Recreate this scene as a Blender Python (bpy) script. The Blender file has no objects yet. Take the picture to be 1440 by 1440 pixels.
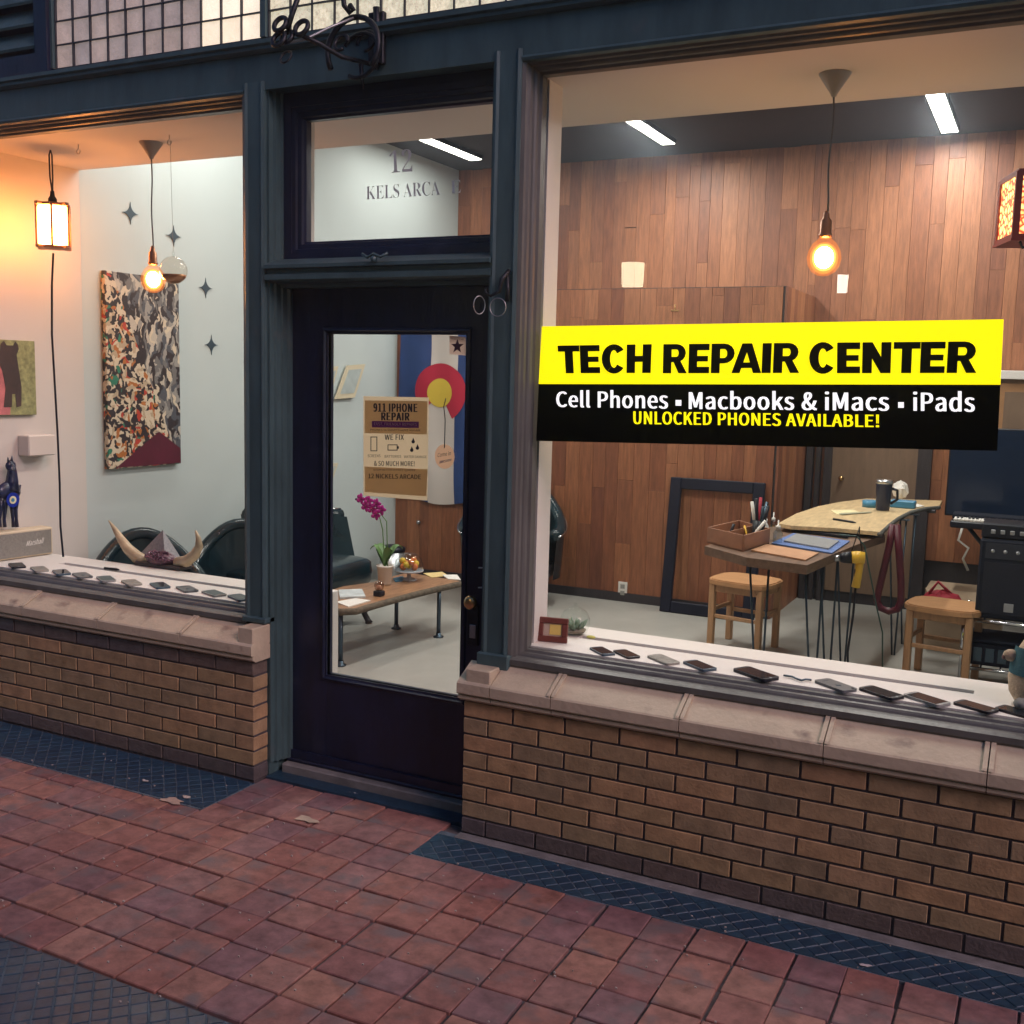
import bpy, bmesh, math, random
from mathutils import Vector, Matrix, Quaternion
random.seed(7)
S = bpy.context.scene
COL = S.collection
R_ = math.radians
# ------------------------------------------------------------------ camera
CAM = Vector((1.9388, -3.6825, 1.7738))
RT = Vector((0.892993, 0.449351, 0.025428))
UP = Vector((-0.078587, 0.100047, 0.991874))
FW = Vector((-0.443156, 0.887735, -0.124655))
FOC = 1499.8
cd = bpy.data.cameras.new('camera'); cam = bpy.data.objects.new('camera', cd); COL.objects.link(cam)
m = Matrix((RT, UP, -FW)).transposed().to_4x4(); m.translation = CAM
cam.matrix_world = m
cd.sensor_width = 36; cd.lens = FOC / 1440 * 36; cd.clip_start = .05; cd.clip_end = 500
S.camera = cam
# ------------------------------------------------------------------ world, sun, exposure
SUN = Vector((.80, -.30, .62)).normalized()
w = bpy.data.worlds.new('World'); S.world = w; w.use_nodes = True
nt = w.node_tree; bg = nt.nodes['Background']
sky = nt.nodes.new('ShaderNodeTexSky'); sky.sky_type = 'NISHITA'; sky.sun_disc = False
sky.sun_elevation = math.asin(SUN.z); sky.sun_rotation = math.atan2(SUN.x, SUN.y)
sky.air_density = 1.0; sky.dust_density = 0.3; sky.ozone_density = 6.0
nt.links.new(sky.outputs[0], bg.inputs[0]); bg.inputs[1].default_value = 0.085
sl = bpy.data.lights.new('sun', 'SUN'); sl.energy = 1.55; sl.angle = R_(24); sl.color = (1, .64, .62)
so = bpy.data.objects.new('sun', sl); COL.objects.link(so); so.rotation_euler = (-SUN).to_track_quat('-Z', 'Y').to_euler()
S.view_settings.view_transform = 'Standard'; S.view_settings.look = 'None'
S.view_settings.exposure = 0.42; S.view_settings.gamma = 1.0; S.view_settings.use_curve_mapping = False
S.render.engine = 'CYCLES'
cy = S.cycles
cy.use_denoising = True; cy.denoiser = 'OPENIMAGEDENOISE'
cy.max_bounces = 8; cy.diffuse_bounces = 3; cy.glossy_bounces = 3; cy.transmission_bounces = 6; cy.transparent_max_bounces = 16
cy.caustics_reflective = False; cy.caustics_refractive = False
cy.sample_clamp_indirect = 4; cy.volume_bounces = 0
cy.use_adaptive_sampling = True; cy.adaptive_threshold = .02; cy.adaptive_min_samples = 24


# ------------------------------------------------------------------ helpers
def at(u, v, x=None, y=None, z=None):
    """real place of something seen at (u, v) in the photograph, lying on the plane x=, y= or z="""
    d = RT * ((u - 720) / FOC) - UP * ((v - 720) / FOC) + FW
    t = (x - CAM.x) / d.x if x is not None else (y - CAM.y) / d.y if y is not None else (z - CAM.z) / d.z
    return CAM + d * t


def node(nt, t, **k):
    n = nt.nodes.new(t)
    for a, b in k.items():
        if a in n.inputs.keys() if isinstance(a, str) and not hasattr(n, a) else False:
            n.inputs[a].default_value = b
        else:
            setattr(n, a, b)
    return n


def mat(name, col, rough=.6, metal=0., var=.0, vscale=8., bump=0., bscale=40., objvar=0., cols=None, emis=None, estr=0., coat=0., stretch=None, spec=.5, dirt=None):
    m = bpy.data.materials.new(name); m.use_nodes = True
    nt = m.node_tree; L = nt.links; b = nt.nodes['Principled BSDF']
    b.inputs['Roughness'].default_value = rough; b.inputs['Metallic'].default_value = metal
    b.inputs['Coat Weight'].default_value = coat; b.inputs['Specular IOR Level'].default_value = spec
    tc = nt.nodes.new('ShaderNodeTexCoord'); vec = tc.outputs['Object']
    if stretch or cols:
        mp = nt.nodes.new('ShaderNodeMapping'); mp.inputs['Scale'].default_value = stretch or (1, 1, 1)
        oi = nt.nodes.new('ShaderNodeObjectInfo'); 
        ml = nt.nodes.new('ShaderNodeMath'); ml.operation = 'MULTIPLY'; ml.inputs[1].default_value = 37.
        L.new(oi.outputs['Random'], ml.inputs[0]); L.new(ml.outputs[0], mp.inputs['Location'])
        L.new(vec, mp.inputs['Vector']); vec = mp.outputs[0]
    c = None
    if cols:
        oi = nt.nodes.new('ShaderNodeObjectInfo'); r = nt.nodes.new('ShaderNodeValToRGB')
        r.color_ramp.interpolation = 'LINEAR'
        el = r.color_ramp.elements
        while len(el) < len(cols): el.new(.5)
        for i, cc in enumerate(cols): el[i].position = i / (len(cols) - 1); el[i].color = (*cc, 1)
        L.new(oi.outputs['Random'], r.inputs[0]); c = r.outputs[0]
    if var:
        n = nt.nodes.new('ShaderNodeTexNoise'); n.inputs['Scale'].default_value = vscale; n.inputs['Detail'].default_value = 6; n.inputs['Roughness'].default_value = .65
        L.new(vec, n.inputs['Vector'])
        mr = nt.nodes.new('ShaderNodeMapRange'); mr.inputs[1].default_value = .3; mr.inputs[2].default_value = .7
        mr.inputs[3].default_value = 1 - var; mr.inputs[4].default_value = 1 + var
        L.new(n.outputs[0], mr.inputs[0])
        h = nt.nodes.new('ShaderNodeVectorMath'); h.operation = 'SCALE'
        if c: L.new(c, h.inputs[0])
        else: h.inputs[0].default_value = col
        L.new(mr.outputs[0], h.inputs['Scale']); c = h.outputs[0]
    if dirt:
        n = nt.nodes.new('ShaderNodeTexNoise'); n.inputs['Scale'].default_value = dirt[1]; n.inputs['Detail'].default_value = 5
        L.new(tc.outputs['Object'] if not cols else vec, n.inputs['Vector'])
        r = nt.nodes.new('ShaderNodeValToRGB'); r.color_ramp.elements[0].position = dirt[2]; r.color_ramp.elements[1].position = dirt[2] + .15
        L.new(n.outputs[0], r.inputs[0])
        mx = nt.nodes.new('ShaderNodeMix'); mx.data_type = 'RGBA'
        L.new(r.outputs[0], mx.inputs[0])
        if c: L.new(c, mx.inputs[6])
        else: mx.inputs[6].default_value = (*col, 1)
        mx.inputs[7].default_value = (*dirt[0], 1); c = mx.outputs[2]
    if c: L.new(c, b.inputs['Base Color'])
    else: b.inputs['Base Color'].default_value = (*col, 1)
    if bump:
        n = nt.nodes.new('ShaderNodeTexNoise'); n.inputs['Scale'].default_value = bscale; n.inputs['Detail'].default_value = 5
        L.new(vec, n.inputs['Vector'])
        bp = nt.nodes.new('ShaderNodeBump'); bp.inputs['Strength'].default_value = bump; bp.inputs['Distance'].default_value = .004
        L.new(n.outputs[0], bp.inputs['Height']); L.new(bp.outputs[0], b.inputs['Normal'])
    if emis == 'cols':
        L.new(c, b.inputs['Emission Color']); b.inputs['Emission Strength'].default_value = estr
    elif emis:
        b.inputs['Emission Color'].default_value = (*emis, 1); b.inputs['Emission Strength'].default_value = estr
    return m


def glassmat(name, tint=(1, 1, 1), refl=.6, rough=0.0):
    m = bpy.data.materials.new(name); m.use_nodes = True
    nt = m.node_tree; L = nt.links; nt.nodes.remove(nt.nodes['Principled BSDF'])
    out = nt.nodes['Material Output']
    t = nt.nodes.new('ShaderNodeBsdfTransparent'); t.inputs[0].default_value = (*tint, 1)
    g = nt.nodes.new('ShaderNodeBsdfGlossy'); g.inputs['Roughness'].default_value = rough
    f = nt.nodes.new('ShaderNodeFresnel'); f.inputs[0].default_value = 1.5
    ge = nt.nodes.new('ShaderNodeNewGeometry'); iv = nt.nodes.new('ShaderNodeMath'); iv.operation = 'MULTIPLY_ADD'; iv.inputs[1].default_value = -refl; iv.inputs[2].default_value = refl
    L.new(ge.outputs['Backfacing'], iv.inputs[0])
    k = nt.nodes.new('ShaderNodeMath'); k.operation = 'MULTIPLY'; L.new(iv.outputs[0], k.inputs[1])
    L.new(f.outputs[0], k.inputs[0])
    mx = nt.nodes.new('ShaderNodeMixShader'); L.new(k.outputs[0], mx.inputs[0]); L.new(t.outputs[0], mx.inputs[1]); L.new(g.outputs[0], mx.inputs[2])
    L.new(mx.outputs[0], out.inputs[0])
    return m


def paper(name, col):
    m = mat(name, col, .8, var=.05, vscale=6); nt = m.node_tree; L = nt.links; b = nt.nodes['Principled BSDF']
    t = nt.nodes.new('ShaderNodeBsdfTranslucent'); t.inputs[0].default_value = (*[min(1, c * 1.25) for c in col], 1)
    mx = nt.nodes.new('ShaderNodeMixShader'); mx.inputs[0].default_value = .75
    L.new(b.outputs[0], mx.inputs[1]); L.new(t.outputs[0], mx.inputs[2]); L.new(mx.outputs[0], nt.nodes['Material Output'].inputs[0]); return m


class MB:
    def __init__(s): s.v = []; s.f = []; s.smooth = []
    def add(s, vs, fs, sm=False):
        k = len(s.v); s.v += [Vector(p) for p in vs]; s.f += [tuple(i + k for i in f) for f in fs]; s.smooth += [sm] * len(fs); return s
    def box(s, x0, x1, y0, y1, z0, z1, M=None):
        vs = [Vector((x, y, z)) for x in (x0, x1) for y in (y0, y1) for z in (z0, z1)]
        if M: vs = [M @ v for v in vs]
        return s.add(vs, [(0, 1, 3, 2), (4, 6, 7, 5), (0, 4, 5, 1), (2, 3, 7, 6), (0, 2, 6, 4), (1, 5, 7, 3)])
    def cbox(s, x0, x1, y0, y1, z0, z1, c=.004, M=None):
        """box with chamfered edges"""
        bm = bmesh.new(); bmesh.ops.create_cube(bm, size=1)
        for v in bm.verts: v.co = Vector(((x0 + x1) / 2 + v.co.x * (x1 - x0), (y0 + y1) / 2 + v.co.y * (y1 - y0), (z0 + z1) / 2 + v.co.z * (z1 - z0)))
        bmesh.ops.bevel(bm, geom=bm.edges[:], offset=min(c, .45 * min(abs(x1 - x0), abs(y1 - y0), abs(z1 - z0))), segments=1, affect='EDGES')
        bm.verts.index_update()
        vs = [M @ v.co if M else v.co.copy() for v in bm.verts]; fs = [tuple(v.index for v in f.verts) for f in bm.faces]; bm.free()
        return s.add(vs, fs)
    def prism(s, pts, d):
        """polygon pts (3D) extruded by the vector d"""
        pts = [Vector(p) for p in pts]; d = Vector(d); n = len(pts)
        return s.add(pts + [p + d for p in pts], [tuple(range(n - 1, -1, -1)), tuple(range(n, 2 * n))] + [(i, (i + 1) % n, n + (i + 1) % n, n + i) for i in range(n)])
    def tube(s, pts, r, seg=8, closed=False, flat=None):
        pts = [Vector(p) for p in pts]; n = len(pts); rs = r if isinstance(r, (list, tuple)) else [r] * n
        vs = []; up = None
        for i, p in enumerate(pts):
            a = pts[(i - 1) % n] if closed or i > 0 else p; b = pts[(i + 1) % n] if closed or i < n - 1 else p
            t = (b - a).normalized()
            if up is None: up = Vector((0, 0, 1)) if abs(t.z) < .9 else Vector((1, 0, 0))
            e1 = (up - t * up.dot(t)).normalized(); e2 = t.cross(e1); up = e1
            for k in range(seg):
                an = 2 * math.pi * k / seg
                vs.append(p + (e1 * math.cos(an) * (flat or 1) + e2 * math.sin(an)) * rs[i])
        fs = []
        for i in range(n if closed else n - 1):
            j = (i + 1) % n
            for k in range(seg): fs.append((i * seg + k, i * seg + (k + 1) % seg, j * seg + (k + 1) % seg, j * seg + k))
        if not closed: fs += [tuple(range(seg - 1, -1, -1)), tuple((n - 1) * seg + k for k in range(seg))]
        return s.add(vs, fs, True)
    def lathe(s, prof, c=(0, 0, 0), seg=20, sx=1, sy=1, cap=True):
        c = Vector(c); vs = [c + Vector((r * math.cos(2 * math.pi * k / seg) * sx, r * math.sin(2 * math.pi * k / seg) * sy, z)) for r, z in prof for k in range(seg)]
        fs = [(i * seg + k, i * seg + (k + 1) % seg, (i + 1) * seg + (k + 1) % seg, (i + 1) * seg + k) for i in range(len(prof) - 1) for k in range(seg)]
        if cap:
            if prof[0][0] > 1e-4: fs.append(tuple(range(seg - 1, -1, -1)))
            if prof[-1][0] > 1e-4: fs.append(tuple((len(prof) - 1) * seg + k for k in range(seg)))
        return s.add(vs, fs, True)
    def ball(s, c, r, seg=16, sc=(1, 1, 1), M=None, noise=0):
        vs = []; fs = []; n = seg // 2; c = Vector(c)
        for i in range(n + 1):
            th = math.pi * i / n
            for k in range(seg):
                ph = 2 * math.pi * k / seg
                rr = r * (1 + (random.uniform(-noise, noise) if noise else 0))
                p = Vector((math.sin(th) * math.cos(ph) * sc[0], math.sin(th) * math.sin(ph) * sc[1], math.cos(th) * sc[2])) * rr
                vs.append(c + (M @ p if M else p))
        for i in range(n):
            for k in range(seg): fs.append((i * seg + k, (i + 1) * seg + k, (i + 1) * seg + (k + 1) % seg, i * seg + (k + 1) % seg))
        return s.add(vs, fs, not noise)
    def rbox(s, c, d, e=.35, seg=24):
        """a plump cushion: rounded box centred on c with half sizes d"""
        c = Vector(c); n = seg // 2; f = lambda t: math.copysign(abs(t) ** e, t)
        vs = [c + Vector((d[0] * f(math.sin(math.pi * i / n)) * f(math.cos(2 * math.pi * k / seg)), d[1] * f(math.sin(math.pi * i / n)) * f(math.sin(2 * math.pi * k / seg)), d[2] * f(math.cos(math.pi * i / n)))) for i in range(n + 1) for k in range(seg)]
        return s.add(vs, [(i * seg + k, (i + 1) * seg + k, (i + 1) * seg + (k + 1) % seg, i * seg + (k + 1) % seg) for i in range(n) for k in range(seg)], True)
    def grid(s, fn, nu, nv, sm=True):
        vs = [fn(i / nu, j / nv) for i in range(nu + 1) for j in range(nv + 1)]
        fs = [(i * (nv + 1) + j, (i + 1) * (nv + 1) + j, (i + 1) * (nv + 1) + j + 1, i * (nv + 1) + j + 1) for i in range(nu) for j in range(nv)]
        return s.add(vs, fs, sm)
    def frame(s, x0, x1, z0, z1, prof):
        """mitred moulding round a rectangular opening; prof = [(outward offset, y)]"""
        vs = []
        for o, y in prof: vs += [(x0 - o, y, z0 - o), (x1 + o, y, z0 - o), (x1 + o, y, z1 + o), (x0 - o, y, z1 + o)]
        fs = [(4 * i + k, 4 * i + (k + 1) % 4, 4 * (i + 1) + (k + 1) % 4, 4 * (i + 1) + k) for i in range(len(prof) - 1) for k in range(4)]
        return s.add(vs, fs)
    def sweepx(s, prof, x0, x1):
        """closed (y, z) profile run along x"""
        n = len(prof)
        return s.add([(x0, y, z) for y, z in prof] + [(x1, y, z) for y, z in prof], [tuple(range(n)), tuple(range(2 * n - 1, n - 1, -1))] + [(i, i + n, (i + 1) % n + n, (i + 1) % n) for i in range(n)])
    def sweepz(s, prof, z0, z1):
        """closed (x, y) profile run along z"""
        n = len(prof)
        return s.add([(x, y, z0) for x, y in prof] + [(x, y, z1) for x, y in prof], [tuple(range(n)), tuple(range(2 * n - 1, n - 1, -1))] + [(i, i + n, (i + 1) % n + n, (i + 1) % n) for i in range(n)])
    def mesh(s, name, m, off=Vector((0, 0, 0))):
        me = bpy.data.meshes.new(name); me.from_pydata([v - off for v in s.v], [], s.f)
        me.polygons.foreach_set('use_smooth', s.smooth); me.update()
        bm = bmesh.new(); bm.from_mesh(me); bmesh.ops.recalc_face_normals(bm, faces=bm.faces); bm.to_mesh(me); bm.free()
        if m: me.materials.append(m)
        return me
    def build(s, name, m, parent=None, **k):
        off = Vector((0, 0, 0)); q = parent
        while q: off = off + q.location; q = q.parent
        o = bpy.data.objects.new(name, s.mesh(name, m, off)); COL.objects.link(o)
        if parent: o.parent = parent
        for a, b in k.items(): o[a] = b
        return o


def thing(name, label, cat, loc=(0, 0, 0), group=None):
    o = bpy.data.objects.new(name, None); COL.objects.link(o); o.location = loc; o.empty_display_size = .05
    o['label'] = label; o['category'] = cat
    if group: o['group'] = group
    return o


def tag(o, label, cat, group=None):
    o['label'] = label; o['category'] = cat
    if group: o['group'] = group
    return o


def structure(name, loc=(0, 0, 0)):
    o = bpy.data.objects.new(name, None); COL.objects.link(o); o.location = loc; o['kind'] = 'structure'; return o


def inst(name, me, parent, loc, rot=(0, 0, 0), scale=(1, 1, 1)):
    o = bpy.data.objects.new(name, me); COL.objects.link(o); o.parent = parent
    off = Vector((0, 0, 0)); q = parent
    while q: off = off + q.location; q = q.parent
    o.location = Vector(loc) - off; o.rotation_euler = rot; o.scale = scale
    return o


def copy_tree(o, parent=None):
    c = o.copy(); COL.objects.link(c); c.parent = parent
    for ch in list(o.children): copy_tree(ch, c)
    return c


try:    # Blender's own interface font; the built-in one if it is missing
    import os
    SANS = bpy.data.fonts.load(os.path.join(bpy.utils.system_resource('DATAFILES'), 'fonts', 'Noto Sans CJK Regular.woff2'))
    SERIF = bpy.data.fonts.load(os.path.join(bpy.utils.system_resource('DATAFILES'), 'fonts', 'NotoSansMath-Regular.woff2'))
except Exception:
    SANS = SERIF = None


def text_mb(txt, bold=0.0, depth=0.0, shear=0.0, serif=False):
    cu = bpy.data.curves.new('txt', 'FONT'); cu.body = txt
    if serif and SERIF:   # the mathematical serif capitals and figures
        cu.body = ''.join(chr(0x1D400 + ord(c) - 65) if c.isupper() else chr(0x1D7CE + ord(c) - 48) if c.isdigit() else c for c in txt); cu.font = SERIF
    elif SANS: cu.font = SANS
    cu.size = 1; cu.space_character = 1 + bold * 1.4; cu.resolution_u = 3; cu.shear = shear; cu.offset = min(0, bold)
    o = bpy.data.objects.new('txt', cu); COL.objects.link(o)
    bpy.context.view_layer.update()
    me = o.evaluated_get(bpy.context.evaluated_depsgraph_get()).to_mesh()
    vs = [v.co.copy() for v in me.vertices]; fs = [tuple(p.vertices) for p in me.polygons]
    o.to_mesh_clear(); bpy.data.objects.remove(o); bpy.data.curves.remove(cu)
    if bold > 0:   # heavier strokes: the same outlines laid side by side, each a hair above the last
        v0, f0 = vs, fs; vs, fs = [], []; nx = max(2, math.ceil(bold / .022)); nz = max(1, math.ceil(bold * .5 / .03))
        for i in range(nx):
            for j in range(nz):
                k = len(vs); vs += [Vector((v.x + bold * i / (nx - 1), v.y + (bold * .5 * j / (nz - 1) if nz > 1 else 0), len(vs) / max(1, len(v0)))) for v in v0]; fs += [tuple(a + k for a in f) for f in f0]
    x0 = min(v.x for v in vs); x1 = max(v.x for v in vs); z0 = min(v.y for v in vs); z1 = max(v.y for v in vs)
    return [((v.x - x0) / (x1 - x0), (v.y - z0) / (z1 - z0), v.z) for v in vs], fs


def lettering(name, txt, bl, br, tl, tr, m, parent, bold=0., shear=0., serif=False):
    """flat lettering filling the quad bl, br, tr, tl"""
    uv, fs = text_mb(txt, bold, shear=shear, serif=serif); bl, br, tl, tr = map(Vector, (bl, br, tl, tr))
    nr = (br - bl).cross(tl - bl).normalized() * .00006
    b = MB(); b.add([(bl * (1 - u) + br * u) * (1 - v) + (tl * (1 - u) + tr * u) * v + nr * k for u, v, k in uv], fs)
    me_o = b.build(name, m, parent)
    return me_o


# ------------------------------------------------------------------ materials
PAINT = mat('dark teal paint', (.052, .098, .108), .42, var=.25, vscale=9, bump=.5, bscale=30, stretch=(1, 1, .25), dirt=((.085, .11, .12), 5, .66))
PAINTD = mat('near black door paint', (.008, .012, .036), .34, var=.4, vscale=9, bump=.6, bscale=25, stretch=(1, 1, .3), dirt=((.022, .026, .05), 7, .60))
TERRA = mat('buff terracotta', (.45, .385, .285), .55, var=.14, vscale=7, bump=.5, bscale=60, dirt=((.2, .15, .12), 9, .62))
BRICK = mat('buff brown brick', None, .65, var=.28, vscale=14, bump=.45, bscale=90, cols=[(.33, .225, .115), (.26, .195, .11), (.37, .235, .12), (.24, .185, .11), (.32, .225, .13), (.38, .23, .12)])
BRICKD = mat('darker brick', None, .5, var=.25, vscale=30, bump=.6, bscale=90, cols=[(.10, .085, .08), (.13, .10, .085), (.09, .08, .085)])
MORTAR = mat('dark mortar', (.065, .055, .06), .9, var=.3, vscale=60, bump=.5)
TILE = mat('red quarry tile', None, .68, var=.38, vscale=16, bump=1., bscale=28, spec=.35, cols=[(.26, .122, .10), (.205, .093, .09), (.285, .142, .11), (.23, .12, .11), (.185, .10, .11), (.26, .135, .11), (.235, .10, .085)], dirt=((.15, .115, .12), 7, .54))
GROUT = mat('dirty dark grout', (.085, .072, .078), .9, var=.3, vscale=50, bump=.6)
NTILE = mat('slate blue border tile', None, .38, var=.3, vscale=25, bump=.4, cols=[(.018, .050, .088), (.012, .038, .072), (.022, .062, .098)])
NGROUT = mat('pale border grout', (.085, .12, .15), .9, var=.4, vscale=20)
STONE = mat('worn stone step', (.16, .16, .16), .7, var=.3, vscale=12, bump=.5)
GLASS = glassmat('shop glass', (.97, .985, .98), .75)
CLEAR = glassmat('thin clear glass', (.95, .98, .98), 1.8)
IRON = mat('black wrought iron', (.02, .022, .028), .45, .6, bump=.4)
PALEIRON = mat('worn pale iron', (.35, .36, .38), .4, .8)
WALLG = mat('cool grey painted wall', (.50, .565, .57), .75, var=.03, vscale=3)
WHITE = mat('white paint', (.72, .69, .66), .5, var=.04, vscale=5)
CEILW = mat('white ceiling', (.62, .58, .56), .8, var=.03, vscale=2)
CEILD = mat('dark brown ceiling', (.022, .016, .02), .8, var=.2, vscale=3)
CONC = mat('polished grey concrete', (.34, .335, .31), .38, var=.12, vscale=2.2, bump=.1, dirt=((.28, .27, .23), 1.7, .6))
PLANK = mat('reclaimed wood plank', None, .5, var=.3, vscale=9, bump=.3, bscale=30, stretch=(6, 6, .6), cols=[(.23, .082, .037), (.31, .122, .056), (.16, .053, .03), (.34, .138, .064), (.24, .088, .042), (.175, .058, .03), (.31, .126, .06), (.25, .092, .042)])
WOODFLAT = mat('flat brown door', (.20, .13, .085), .6, var=.15, vscale=5, stretch=(5, 5, .6))
DARKWOOD = mat('dark stained timber', (.035, .03, .035), .5, var=.3, vscale=10, stretch=(5, 5, .6))
BLACK = mat('black plastic', (.008, .010, .018), .4, spec=.35)
BLACKM = mat('matt black', (.007, .010, .020), .8, var=.2, spec=.25)
FRAMEP = mat('grey moulding paint', (.092, .094, .090), .4, var=.25, vscale=9, bump=.5, bscale=30, stretch=(1, 1, .3))  # mouldings and sill rails, greyer than the teal framework
STEEL = mat('brushed steel', (.5, .52, .54), .3, 1.)
BLUESTEEL = mat('dark steel leg', (.06, .09, .12), .35, .8)
PINE = mat('light oak', (.46, .24, .11), .45, var=.2, vscale=8, stretch=(1, 8, 8))
PINEL = mat('light oak leg', (.42, .235, .12), .5, var=.2, vscale=8, stretch=(8, 8, 1))
SLAB = mat('live edge walnut top', (.30, .155, .08), .35, var=.4, vscale=8, stretch=(5, 1, 5))
MAPLE = mat('pale plank top', (.58, .43, .24), .4, var=.25, vscale=6, stretch=(6, 1, 6))
BARK = mat('bark edge', (.11, .085, .06), .9, var=.5, vscale=40, bump=1.)
LEATHER = mat('black green leather', (.006, .020, .028), .2, var=.3, vscale=6, bump=.3, bscale=20)
CHROME = mat('chrome trim', (.6, .62, .64), .15, 1.)
ORANGEGLOW = mat('amber bulb glow', (.9, .4, .1), .3, emis=(1, .33, .07), estr=3.2)
HOT = mat('white hot filament', (1, .9, .7), .3, emis=(1, .42, .13), estr=280)
PANEL = mat('lit ceiling tube', (1, 1, 1), .4, emis=(1, .93, .82), estr=7)
PAPER = mat('white paper', (.72, .70, .66), .8)
YELLOW = mat('yellow plastic', (.75, .45, .04), .4)
RED = mat('red cloth', (.35, .01, .03), .7, var=.2)
CORDRED = mat('dark red tubing', (.08, .003, .014), .45)
BRASS = mat('brass', (.55, .35, .16), .28, 1., var=.2)
BLUE = mat('cobalt blue', (.010, .042, .17), .6, var=.15, vscale=6)
LBLUE = mat('light blue plastic', (.05, .22, .38), .4)
INK = mat('dark ink', (.012, .014, .03), .7)
CREAM = mat('cream white', (.66, .60, .5), .6)
GREEN = mat('leaf green', (.10, .20, .06), .45, var=.3)
MAGENTA = mat('orchid magenta', (.42, .01, .25), .5, var=.3, vscale=20)


def lamp(kind, name, loc, energy, color, parent=None, size=None, rot=(0, 0, 0), r=.03):
    l = bpy.data.lights.new(name, kind); l.energy = energy; l.color = color
    if kind == 'AREA': l.shape = 'RECTANGLE'; l.size, l.size_y = size
    else: l.shadow_soft_size = r
    o = bpy.data.objects.new(name, l); COL.objects.link(o)
    off = Vector((0, 0, 0)); q = parent
    while q: off = off + q.location; q = q.parent
    o.parent = parent; o.location = Vector(loc) - off; o.rotation_euler = rot
    return o


def arc(c, r, a0, a1, n, plane='xz'):
    out = []
    for i in range(n + 1):
        a = R_(a0 + (a1 - a0) * i / n); u, v = r * math.cos(a), r * math.sin(a)
        out.append(Vector(c) + (Vector((u, 0, v)) if plane == 'xz' else Vector((u, v, 0)) if plane == 'xy' else Vector((0, u, v))))
    return out


ZF = .05       # shop floor
XL = -3.08     # left side wall of the shop
XR = 3.4
ZS = 2.875     # white soffit behind the windows
YS = .76
ZC = 3.65      # dark ceiling
YB = 5.1       # back wall
LEDGE = .735


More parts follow.
